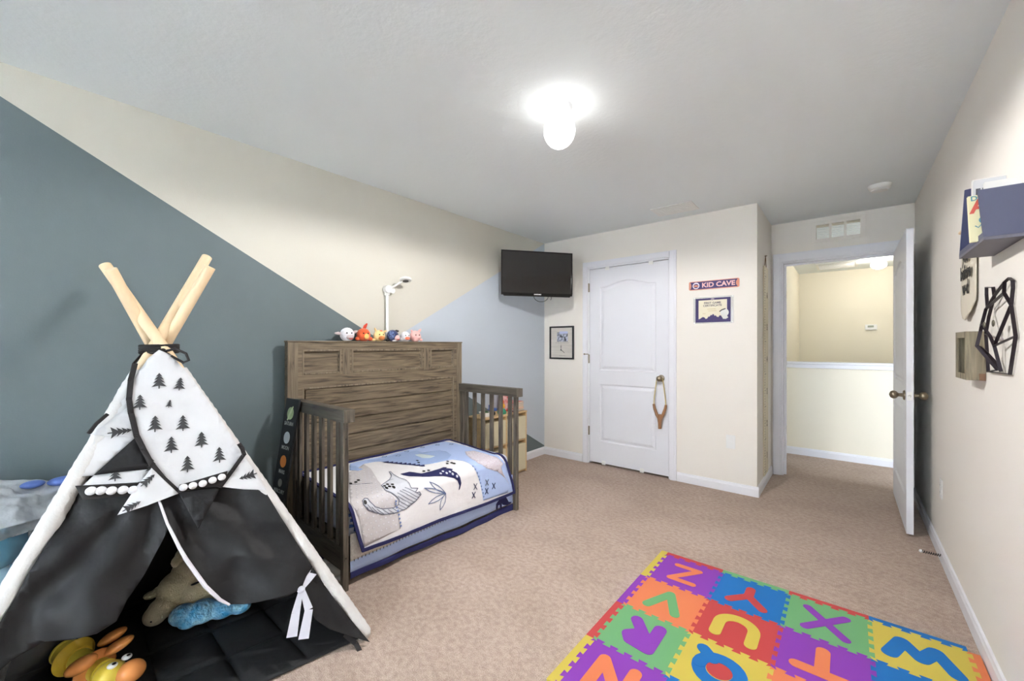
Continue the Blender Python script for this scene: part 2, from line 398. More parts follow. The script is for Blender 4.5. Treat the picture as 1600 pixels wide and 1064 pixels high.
# ------------------------------------------------------------------ ceiling fittings
def globe_lamp(name, label, x, y, color, strength, rg=0.078, rz=0.086, drop=0.135, flush=False):
    t = thing(name, label, 'ceiling light', (x, y, H))
    obj('canopy', MB().lathe([(0.001, -0.034), (0.05, -0.034), (0.06, -0.02), (0.062, 0)], Matrix.Translation((x, y, H)), 32), white_gloss, t)
    em = mat('glowing_glass_'+name, color, 0.3, emit=strength)
    n = 14; prof = []
    for i in range(n+1):
        a = PI*i/n; r = math.sin(a)*rg; z = -math.cos(a)*rz
        if i == n: r = 0.03
        prof.append((max(r, 1e-4), z))
    obj('globe', MB().lathe(prof, Matrix.Translation((x, y, H-drop)), 32), em, t); return t
globe_lamp('ceiling_lamp', 'glowing white glass globe lamp on the bedroom ceiling', -1.101, 1.711, (1.0, 0.98, 0.95, 1), 1.35, drop=0.118)
lb = bpy.data.lights.new('added_fill_spot', 'SPOT'); lb.energy = 23; lb.color = (1.0, 0.98, 0.96); lb.shadow_soft_size = 0.06  # added downward fill just below the globe, brightens the room but not the ceiling
lb.spot_size = math.radians(180); lb.spot_blend = 0.2
lo = bpy.data.objects.new('added_fill_spot', lb); lo.location = (-1.101, 1.711, H-0.215); COL.objects.link(lo)
globe_lamp('hall_lamp', 'small glowing dome light on the hall ceiling beyond the doorway', 0.33, 7.46, (1.0, 0.93, 0.82, 1), 13, rg=0.085, rz=0.06, drop=0.085)
# supply vent near the closet
v = thing('ceiling_vent', 'white louvred air vent in the ceiling near the closet', 'vent', (-1.155, 3.62, H))
fm = MB(); x0, x1, y0, y1 = -1.325, -0.985, 3.50, 3.74
fm.box(x0, x1, y0, y0+.022, H-.008, H).box(x0, x1, y1-.022, y1, H-.008, H).box(x0, x0+.022, y0+.022, y1-.022, H-.008, H).box(x1-.022, x1, y0+.022, y1-.022, H-.008, H)
obj('vent_frame', fm, white_pl, v, smooth=0, bevel=0.002)
for i in range(7):
    y = y0+0.036+i*0.027
    obj('slat', MB().box(x0+.02, x1-.02, y, y+0.019, H-0.007, H-0.003, Matrix.Translation((0, 0, 0))), white_pl, v, smooth=0)
v = thing('return_vent', 'long grey slotted return vent in the hall ceiling', 'vent', (-0.13, 7.68, H))
fm = MB(); x0, x1, y0, y1 = -0.36, 0.12, 7.38, 7.98
fm.box(x0, x1, y0, y0+.03, H-.01, H).box(x0, x1, y1-.03, y1, H-.01, H).box(x0, x0+.03, y0+.03, y1-.03, H-.01, H).box(x1-.03, x1, y0+.03, y1-.03, H-.01, H)
obj('vent_frame', fm, white_pl, v, smooth=0)
obj('filter_panel', MB().box(x0+.03, x1-.03, y0+.03, y1-.03, H-.004, H-.001), mat('vent_grey', rgb(120, 112, 100), .8), v, smooth=0)
for i in range(12):
    y = y0+0.05+i*0.043; obj('slat', MB().box(x0+.03, x1-.03, y, y+0.014, H-0.009, H-0.005), white_pl, v, smooth=0)
s = thing('smoke_detector', 'round white smoke detector on the bedroom ceiling near the doorway', 'smoke detector', (0.185, 4.05, H))
obj('detector_body', MB().lathe([(0.001, -0.036), (0.045, -0.036), (0.06, -0.028), (0.066, -0.014), (0.068, 0)], Matrix.Translation((0.185, 4.05, H)), 36), white_pl, s)
obj('detector_ring', MB().lathe([(0.04, -0.040), (0.047, -0.040), (0.047, -0.036), (0.04, -0.036)], Matrix.Translation((0.185, 4.05, H)), 30), white_pl, s)
# ------------------------------------------------------------------ outlets, thermostat
def outlet(name, label, M, blank=False, gang=1):
    t = thing(name, label, 'outlet', tuple(M.translation))
    w2 = 0.036*gang if gang == 1 else 0.055
    obj('cover_plate', MB(M).box(-w2, w2, -0.058, 0.058, 0, 0.005), white_pl, t, smooth=0, bevel=0.003)
    cols = (0,) if gang == 1 else (-0.023, 0.023)
    for c in cols:
        for s_ in (-1, 1):
            obj('socket', MB(M).box(c-0.014, c+0.014, s_*0.021-0.013, s_*0.021+0.013, 0.005, 0.0075), white_pl, t, smooth=0, bevel=0.002)
            if not blank:
                for q in (-1, 1): obj('slot', MB(M).box(c+q*0.006-0.001, c+q*0.006+0.001, s_*0.021-0.003, s_*0.021+0.005, 0.0075, 0.0078), black_pl, t, smooth=0)
    return t
outlet('wall_outlet', 'white outlet plate low on the wall right of the closet door', frame_M((-0.775, YB, 0.43), (1, 0, 0), (0, 0, 1)), True)
outlet('wall_outlet', 'white outlet low on the right wall in front of the open door', frame_M((XR, 3.48, 0.412), (0, -1, 0), (0, 0, 1)))
t = thing('wall_thermostat', 'small white thermostat on the far stairwell wall', 'thermostat', (0.285, YH, 1.53))
obj('thermostat_body', MB().box(0.21, 0.35, YH-0.025, YH, 1.49, 1.575), white_pl, t, smooth=0, bevel=0.008)
obj('display', MB().box(0.24, 0.31, YH-0.027, YH-0.0245, 1.53, 1.56), mat('lcd_grey', rgb(150, 155, 140), .4), t, smooth=0)
t = thing('door_stop', 'dark spring door stop on the baseboard behind the open door', 'door stop', (0.419, 3.40, 0.04))
pts = [(0.419-0.08*i/60, 3.40+0.007*math.cos(i*0.9), 0.045+0.007*math.sin(i*0.9)) for i in range(61)]
obj('spring', MB().tube(pts, 0.0018, 6), black_pl, t); obj('tip', MB().ball((0.336, 3.40, 0.045), 0.009), white_pl, t)

# ------------------------------------------------------------------ growth chart ruler on the closet side wall
ply = mat('pale_plywood', rgb(214, 203, 176), 0.6, var=0.06, vscale=6, stretch=(1, 8, 1))
ink = mat('black_ink', rgb(20, 20, 20), 0.6)
t = thing('growth_ruler', 'tall pale wooden growth ruler hanging on the narrow closet side wall', 'growth chart', (XC, 4.30, 0.09))
obj('ruler_board', MB().box(XC+0.0005, XC+0.013, 4.205, 4.42, 0.10, 1.965), ply, t, smooth=0, bevel=0.002)
tk = MB()
for i in range(75):
    z = 0.13+i*0.0242; L_ = 0.09 if i % 12 == 0 else (0.06 if i % 6 == 0 else 0.032)
    tk.box(XC+0.013, XC+0.0136, 4.205, 4.205+L_, z, z+0.0032)
obj('tick_marks', tk, ink, t, smooth=0)
for i in range(6):
    text('numeral', str(6-i), 0.075, frame_M((XC+0.0138, 4.345, 0.13+(5-i)*0.29+0.13), (0, 1, 0), (0, 0, 1)), ink, t, 0.0004, 0.002)
obj('hanging_cord', MB().tube([(XC+.006, 4.25, 1.95), (XC+.008, 4.30, 2.07), (XC+.006, 4.36, 1.955)], 0.003, 6), mat('tan_cord', rgb(120, 95, 60), .9), t)
obj('wall_hook', MB().tube([(XC, 4.30, 2.065), (XC+0.02, 4.30, 2.065)], 0.004, 8), nickel, t)

# ------------------------------------------------------------------ things on the closet wall
navy = mat('navy_print', rgb(50, 34, 96), .55); coral = mat('coral_print', rgb(214, 140, 116), .55); paper = mat('cream_paper', rgb(232, 224, 200), .7)
t = thing('name_sign', 'long navy and coral KID CAVE sign above the certificate', 'sign', (-0.912, YB, 1.79))
fs = lambda a, b, d: (a, YB-0.001-d, b)
def rrect(a0, a1, b0, b1, r, n=5):
    out = []
    for cx, cy, s0 in ((a1-r, b0+r, -PI/2), (a1-r, b1-r, 0), (a0+r, b1-r, PI/2), (a0+r, b0+r, PI)):
        out += [(cx+r*math.cos(s0+PI/2*i/n), cy+r*math.sin(s0+PI/2*i/n)) for i in range(n+1)]
    return out
obj('sign_board', MB().prism(rrect(-1.116, -0.708, 1.757, 1.834, .012), fs, 0, .006), coral, t, smooth=0)
obj('navy_band', MB().prism([(-1.104, 1.763), (-0.72, 1.763), (-0.732, 1.78), (-0.734, 1.795), (-0.732, 1.81), (-0.72, 1.828), (-1.104, 1.828), (-1.096, 1.81), (-1.094, 1.795), (-1.096, 1.78)], fs, .006, .0072), navy, t, smooth=0)
ring = [(-1.055+.029*math.cos(i*PI/16), 1.795+.029*math.sin(i*PI/16)) for i in range(32)]
obj('round_emblem', MB().prism(ring, fs, .0072, .008), mat('sign_white', rgb(225, 215, 225), .5), t, smooth=0)
disc = [(-1.055+.021*math.cos(i*PI/16), 1.793+.019*math.sin(i*PI/16)) for i in range(32)]
obj('emblem_face', MB().prism(disc, fs, .008, .0085), navy, t, smooth=0)
obj('emblem_skyline', MB().prism([(-1.073, 1.785), (-1.037, 1.785), (-1.037, 1.795), (-1.043, 1.802), (-1.048, 1.797), (-1.055, 1.806), (-1.062, 1.798), (-1.068, 1.802), (-1.073, 1.795)], fs, .0085, .009), coral, t, smooth=0)
text('sign_lettering', 'KID CAVE', 0.056, frame_M((-0.873, YB-.0085, 1.794), (1, 0, 0), (0, 0, 1)), mat('pink_print', rgb(232, 180, 178), .5), t, .0008, .0018, sx=1.08)

acr = mat('clear_acrylic', rgb(235, 238, 240), 0.08, trans=0.0, alpha=0.25)
t = thing('certificate', 'navy bordered certificate in a clear acrylic holder under the sign', 'certificate', (-0.917, YB, 1.57))
obj('holder_back', MB().box(-1.078, -0.752, YB-.004, YB-.0005, 1.452, 1.69), acr, t, smooth=0)
obj('printed_sheet', MB().box(-1.060, -0.775, YB-.0052, YB-.004, 1.464, 1.677), navy, t, smooth=0)
obj('cream_centre', MB().box(-1.034, -0.803, YB-.0058, YB-.0052, 1.482, 1.660), paper, t, smooth=0)
gi = mat('grey_ink', rgb(92, 84, 92), .6)
text('heading', 'FIRST GAME\nCERTIFICATE', 0.0235, frame_M((-0.92, YB-.006, 1.622), (1, 0, 0), (0, 0, 1)), gi, t, .0003, .0006, sx=1.1)
obj('text_lines', MB().box(-.962, -.892, YB-.0062, YB-.0058, 1.578, 1.5815).box(-.955, -.885, YB-.0062, YB-.0058, 1.562, 1.565).box(-1.0, -.975, YB-.0062, YB-.0058, 1.54, 1.543), mat('gold_ink', rgb(196, 178, 120), .6), t, smooth=0)
sky = [(-1.034, 1.482), (-.80, 1.482), (-.80, 1.493)]
hs = [(.81, .505), (.825, .515), (.84, .500), (.85, .520), (.862, .521), (.87, .507), (.884, .510), (.894, .524), (.903, .518), (.908, .532), (.917, .536), (.922, .525), (.932, .528), (.944, .512), (.952, .515), (.962, .498), (.975, .494), (.985, .508), (.998, .512), (1.01, .505), (1.02, .497), (1.034, .492)]
sky += [(-a, 1+b) for a, b in hs]
obj('skyline', MB().prism(sky, lambda a, b, d: (a, YB-.0058-d, b), 0, .0006), navy, t, smooth=0)
obj('white_figure', MB().prism([(-.793+.0-.0, 1.5)]+[(-.822+.033*math.cos(i*PI/10), 1.545+.034*math.sin(i*PI/10)) for i in range(-3, 14)]+[(-.842, 1.51), (-.835, 1.49), (-.812, 1.488)], lambda a, b, d: (a, YB-.0064-d, b), 0, .0008), mat('figure_white', rgb(226, 226, 220), .6), t, smooth=0)
obj('cap_stroke', MB().prism([(-.865, 1.556), (-.845, 1.572), (-.815, 1.582), (-.813, 1.574), (-.842, 1.564), (-.86, 1.55)], lambda a, b, d: (a, YB-.0073-d, b), 0, .0005), ink, t, smooth=0)
obj('top_badge', MB().prism([(-.935, 1.668), (-.918, 1.655), (-.901, 1.668), (-.918, 1.68)], lambda a, b, d: (a, YB-.0064-d, b), 0, .0008), mat('badge_grey', rgb(150, 135, 150), .5), t, smooth=0)
for x, z in ((-1.07, 1.683), (-.76, 1.683), (-1.07, 1.459), (-.76, 1.459)):
    obj('stud', MB().lathe([(.006, 0), (.006, .004), (.001, .006)], frame_M((x, YB-.004, z), (1, 0, 0), (0, 0, 1)), 12), white_pl, t)

# framed print beside the television corner
t = thing('framed_print', 'black framed print of a photo and a clock face left of the closet door', 'picture', (-2.48, YB, 1.29))
a0, a1, b0, b1 = -2.638, -2.322, 1.104, 1.473
f = MB()
for x0, x1, z0, z1 in ((a0, a0+.017, b0, b1), (a1-.017, a1, b0, b1), (a0+.017, a1-.017, b0, b0+.017), (a0+.017, a1-.017, b1-.017, b1)): f.box(x0, x1, YB-.022, YB-.001, z0, z1)
obj('frame', f, black_pl, t, smooth=0, bevel=.002)
pm = mat('whitewashed_print', rgb(206, 200, 190), .7, var=.07, vscale=5, stretch=(1, 1, 14))
obj('print', MB().box(a0+.017, a1-.017, YB-.010, YB-.004, b0+.017, b1-.017), pm, t, smooth=0)
fp = lambda a, b, d: (a, YB-.0104-d, b)
obj('printed_photo', MB().prism(rect(-2.54, -2.40, 1.30, 1.405), fp, 0, .0006), mat('photo_tones', rgb(30, 32, 40), .5, col2=rgb(205, 208, 225), vscale=38), t, smooth=0)
obj('photo_sky', MB().prism(rect(-2.51, -2.40, 1.388, 1.415), fp, .0006, .0009), mat('photo_sky', rgb(188, 194, 224), .5), t, smooth=0)
gm = mat('faint_grey_ink', rgb(150, 146, 140), .6)
text('caption', 'the day you were born', .019, frame_M((-2.475, YB-.0106, 1.288), (1, 0, 0), (0, 0, 1)), gm, t, .0002)
text('caption', 'family time', .018, frame_M((-2.47, YB-.0106, 1.143), (1, 0, 0), (0, 0, 1)), gm, t, .0002)
hm = MB(); fq = lambda a, b, d: (a, YB-.0104-d, b)
c = (-2.487, 1.207)
hm.prism([(c[0]-.002, c[1]), (c[0]+.002, c[1]), (c[0]+.003, c[1]+.04), (c[0], c[1]+.062), (c[0]-.003, c[1]+.04)], fq, 0, .001)
hm.prism([(c[0], c[1]-.003), (c[0]+.048, c[1]-.036), (c[0]+.045, c[1]-.028), (c[0]+.001, c[1]+.003)], fq, .001, .002)
hm.prism([(c[0]+.008*math.cos(i*PI/8), c[1]+.008*math.sin(i*PI/8)) for i in range(16)], fq, .001, .0025)
hm.prism([(c[0]-.001, c[1]+.042)]+[(c[0]+.006*math.cos(i*PI/6), c[1]+.036+.006*math.sin(i*PI/6)) for i in range(12)][3:9], fq, 0, .0012)
obj('clock_hands', hm, ink, t, smooth=0)

# ------------------------------------------------------------------ television on the corner bracket
P0 = Vector((-2.587, 2.986, 1.752)); P1 = Vector((-2.145, 3.573, 1.752)); ux = (P1-P0); TW = ux.length; ux.normalize()
MT = frame_M(P0, ux, (0, 0, 1))              # local z points out of the screen, towards the room
t = thing('television', 'black flat television mounted high across the far left corner', 'television', tuple(P0+ux*TW/2))
TH = .434
tv = MB(MT).box(0, TW, 0, TH, -.012, 0); tv.box(.05, TW-.05, .03, TH-.04, -.045, -.012); tv.box(.16, TW-.16, .06, TH-.1, -.075, -.045)
obj('cabinet', tv, black_pl, t, smooth=0, bevel=.003)
bz = MB(MT)
for x0, x1, y0, y1 in ((0, .012, .02, TH), (TW-.012, TW, .02, TH), (.012, TW-.012, TH-.012, TH), (.012, TW-.012, .0, .022)): bz.box(x0, x1, y0, y1, 0, .004)
bz.prism([(.03, -.012), (TW-.03, -.012), (TW, .02), (0, .02)], lambda a, b, d: (a, b, d), -.01, .004)
obj('bezel', bz, mat('gloss_black', rgb(8, 8, 9), .15), t, smooth=0)
obj('screen', MB(MT).box(.012, TW-.012, .022, TH-.012, 0, .002), mat('dark_screen', rgb(20, 15, 15), .12, spec=.9), t, smooth=0)
text('maker_logo', 'SAMSUNG', .016, MT @ Matrix.Translation((TW/2, .008, .0045)), mat('logo_silver', rgb(220, 220, 220), .4), t, .0003, .0006)
cw = Vector((XL+.03, 3.80, 1.99)); cen = MT @ Vector((TW/2, TH/2, -.075))
obj('wall_bracket', MB().tube([cen, cen*.5+cw*.5+Vector((0, 0, 0)), cw], .018, 10).box(XL+.001, XL+.03, 3.72, 3.88, 1.88, 2.10), black_pl, t)
lc = MT @ Vector((.36, -.01, -.02))
pts = [MT @ Vector((.335+.10*(1-math.cos(a))*.75+.0, -.005-.055*math.sin(a), -.02)) for a in [PI*i/14 for i in range(15)]]
pts += [MT @ Vector((.50+.02*math.cos(a), -.02+.02*math.sin(a), -.02)) for a in [PI*.9-i*.5 for i in range(9)]]
obj('power_cable', MB().tube(pts, .0028, 6), black_pl, t)

# ------------------------------------------------------------------ slingshot hanging on the closet knob
wood_b = mat('brown_wood', rgb(150, 108, 74), .5, var=.15, vscale=12, stretch=(1, 1, .3)); band = mat('tan_rubber', rgb(196, 176, 120), .6)
t = thing('toy_slingshot', 'brown wooden slingshot hanging by its bands from the closet door knob', 'slingshot', (-1.372, YB-.03, .47))
y = YB-.035; X = -1.372
obj('fork', MB().tube([(X-.058, y, .70), (X-.05, y, .66), (X-.028, y, .60), (X-.008, y, .57)], [.011, .013, .015, .016], 12).tube([(X+.058, y, .70), (X+.05, y, .66), (X+.028, y, .60), (X+.008, y, .57)], [.011, .013, .015, .016], 12).tube([(X, y, .605), (X, y, .56), (X, y, .52), (X, y, .47)], [.02, .022, .016, .015], 12), wood_b, t)
for s_ in (-1, 1):
    obj('rubber_band', MB().tube([(X+s_*.057, y, .69), (X+s_*.05, y, .78), (X+s_*.038, y, .87), (X+s_*.03, y, .93), (X+s_*.018, y-.004, .955), (X, y-.004, .962)], .0052, 8), band, t)

# ------------------------------------------------------------------ foam alphabet mat
FC = dict(purple=rgb(130, 52, 166), blue=rgb(0, 104, 174), green=rgb(104, 164, 108), yellow=rgb(198, 178, 72), orange=rgb(216, 120, 76), red=rgb(184, 60, 60))
foam = {k: mat('foam_'+k, c, .8, bump=.15, bscale=600, bdist=.002) for k, c in FC.items()}
PX, PY = .304, .300; MX0, MY0 = -.836, 2.467       # top left corner of the first tile
def edge(n=5, dep=.015):
    """one interlocking edge from (0,0) to (1,0): dovetail teeth both ways"""
    pts = [(0, 0)]
    for i in range(n):
        c_ = (i+.5)/n; q = .5/n
        pts += [(c_-q*.42, -dep*.1), (c_-q*.62, dep), (c_+q*.62, dep), (c_+q*.42, -dep*.1)] if True else []
    pts += [(1, 0)]; return pts
ED = edge()
def lat(i, j): return (MX0+i*PX, MY0-j*PY)
def hpath(i, j):     # along +x from lattice node (i,j)
    x, y = lat(i, j); return [(x+a*PX, y+b-.005) for a, b in ED[1:-1]]
def vpath(i, j):     # down from node (i,j)
    x, y = lat(i, j); return [(x+b-.005, y-a*PY) for a, b in ED[1:-1]]
def tile_outline(i, j):
    a, b_, c, d = lat(i, j), lat(i+1, j), lat(i+1, j+1), lat(i, j+1)
    return [a]+hpath(i, j)+[b_]+vpath(i+1, j)+[c]+hpath(i, j+1)[::-1]+[d]+vpath(i, j)[::-1]
def strokes(mb, segs, w_, cx, cy, z0, z1, sc=1.0):
    q_ = 0
    for pl in segs:
        for k in range(len(pl)-1):
            p, q = Vector(pl[k]), Vector(pl[k+1]); d = (q-p).normalized(); n_ = Vector((-d.y, d.x)); out = []
            for i in range(9): a = PI/2+PI*i/8; out.append(p+d*(math.cos(a)*w_)+n_*(math.sin(a)*w_))
            for i in range(9): a = -PI/2+PI*i/8; out.append(q+d*(math.cos(a)*w_)+n_*(math.sin(a)*w_))
            mb.prism([(cx-o_.x*sc, cy-o_.y*sc) for o_ in out], lambda a, b, dd: (a, b, dd), z0-q_*.0001, z1+q_*.00006); q_ += 1
def arcp(cx, cy, rx, ry, a0, a1, n=12): return [(cx+rx*math.cos(math.radians(a0+(a1-a0)*i/n)), cy+ry*math.sin(math.radians(a0+(a1-a0)*i/n))) for i in range(n+1)]
GL = {  # letter strokes, upright, seen from the door side
 'Z': ([[(-.06, .075), (.055, .075), (-.055, -.075), (.06, -.075)]], .017),
 'Y': ([[(-.07, .08), (0, 0), (.07, .08)], [(0, 0), (0, -.07)]], .021),
 'X': ([[(-.07, .085), (.07, -.085)], [(.07, .085), (-.07, -.085)]], .019),
 'W': ([[(-.095, .06), (-.05, -.06), (0, .03), (.05, -.06), (.095, .06)]], .027),
 'V': ([[(-.065, .075), (0, -.07), (.065, .075)]], .022),
 'U': ([[(-.068, .075), (-.068, -.01)]+arcp(0, -.01, .068, .065, 180, 360)+[(.068, .075)]], .024),
 'T': ([[(-.08, .07), (.08, .07)], [(0, .07), (0, -.075)]], .024),
 'S': ([arcp(0, .045, .05, .038, 20, 270)+arcp(0, -.038, .055, .042, 90, -160)], .022),
 'R': ([[(-.05, .07), (-.05, -.08)], [(-.05, .07), (.03, .06), (.05, .03), (.02, 0), (-.04, 0)], [(-.02, .03), (.02, .03)], [(0, -.01), (.055, -.08)]], .027),
 'Q': ([arcp(0, .005, .072, .072, 0, 360, 20), [(.035, -.045), (.078, -.085)]], .025),
 'P': ([[(-.045, .075), (-.045, -.08)], [(-.045, .07)]+arcp(.01, .03, .045, .04, 90, -90)+[(-.045, -.01)]], .022),
 'O': ([arcp(0, 0, .065, .072, 0, 360, 20)], .024),
 'N': ([[(-.062, -.08), (-.062, .075), (.062, -.075), (.062, .08)]], .024),
 'M': ([[(-.08, -.075), (-.055, .075), (0, -.03), (.055, .075), (.08, -.075)]], .022),
 'L': ([[(-.05, .08), (-.05, -.07), (.06, -.07)]], .023),
 'K': ([[(-.05, .08), (-.05, -.08)], [(.06, .08), (-.05, 0), (.06, -.08)]], .022)}
ROWS = [[('Z', 'purple', 'orange'), ('Y', 'blue', 'red'), ('X', 'green', 'purple'), ('W', 'yellow', 'blue')],
        [('V', 'orange', 'green'), ('U', 'red', 'yellow'), ('T', 'purple', 'orange'), ('S', 'blue', 'orange')],
        [('R', 'green', 'purple'), ('Q', 'yellow', 'blue'), ('P', 'orange', 'green'), ('O', 'red', 'yellow')],
        [('N', 'purple', 'orange'), ('M', 'blue', 'red'), ('L', 'green', 'purple'), ('K', 'orange', 'blue')]]
ZM = .012
fz = lambda a, b, d: (a, b, d)
for j, row in enumerate(ROWS):
    for i, (ch, tc_, lc_) in enumerate(row):
        cx, cy = MX0+(i+.5)*PX, MY0-(j+.5)*PY
        t = thing('foam_tile', '%s foam puzzle tile with a %s letter %s' % (tc_, lc_, ch), 'play mat tile', (cx, cy, 0), 'alphabet foam tiles on the carpet')
        obj('tile_base', MB().prism(tile_outline(i, j), fz, .001, ZM), foam[tc_], t, smooth=0)
        mb = MB(); seg, w_ = GL[ch]; strokes(mb, seg, w_, cx, cy, ZM-.004, ZM+.0012)
        obj('letter', mb, foam[lc_], t, smooth=0)
        if ch == 'Q':
            obj('letter_centre', MB().prism([(cx+.046*math.cos(a*PI/10), cy+.046*math.sin(a*PI/10)) for a in range(20)], fz, ZM-.003, ZM+.0006), foam['red'], t, smooth=0)
BW = .036
def border(pts, color, label):
    o = obj('foam_border', MB().prism(pts, fz, .001, ZM), foam[color], smooth=0); tag(o, label, 'play mat edge', 'straight foam edge strips of the mat')
for j, c_ in enumerate(('yellow', 'purple', 'red', 'yellow')):
    x, y0 = lat(0, j); y1 = y0-PY; top = y0+(BW if j == 0 else 0)
    pts = [(x-BW, top), (x, top)]*(j == 0) or [(x-BW, y0)]
    pts = pts+[(x, y0)]+vpath(0, j)+[(x, y1), (x-BW, y1)]
    border(pts, c_, '%s foam edge strip beside the letter %s tile, outer left side' % (c_, 'ZVRN'[j]))
for i, c_ in enumerate(('red', 'green', 'red', 'blue')):
    x0, y = lat(i, 0); x1 = x0+PX
    pts = [(x0, y+BW), (x0, y)]+hpath(i, 0)+[(x1, y), (x1, y+BW)]
    border(pts, c_, '%s foam edge strip along the far side of the letter %s tile' % (c_, 'ZYXW'[i]))
for j, c_ in enumerate(('orange', 'green', 'purple', 'blue')):
    x, y0 = lat(4, j); y1 = y0-PY
    border([(x, y0)]+vpath(4, j)+[(x, y1), (x+.034, y1), (x+.034, y0)], c_, '%s foam edge strip between the letter %s tile and the right wall' % (c_, 'WSOK'[j]))

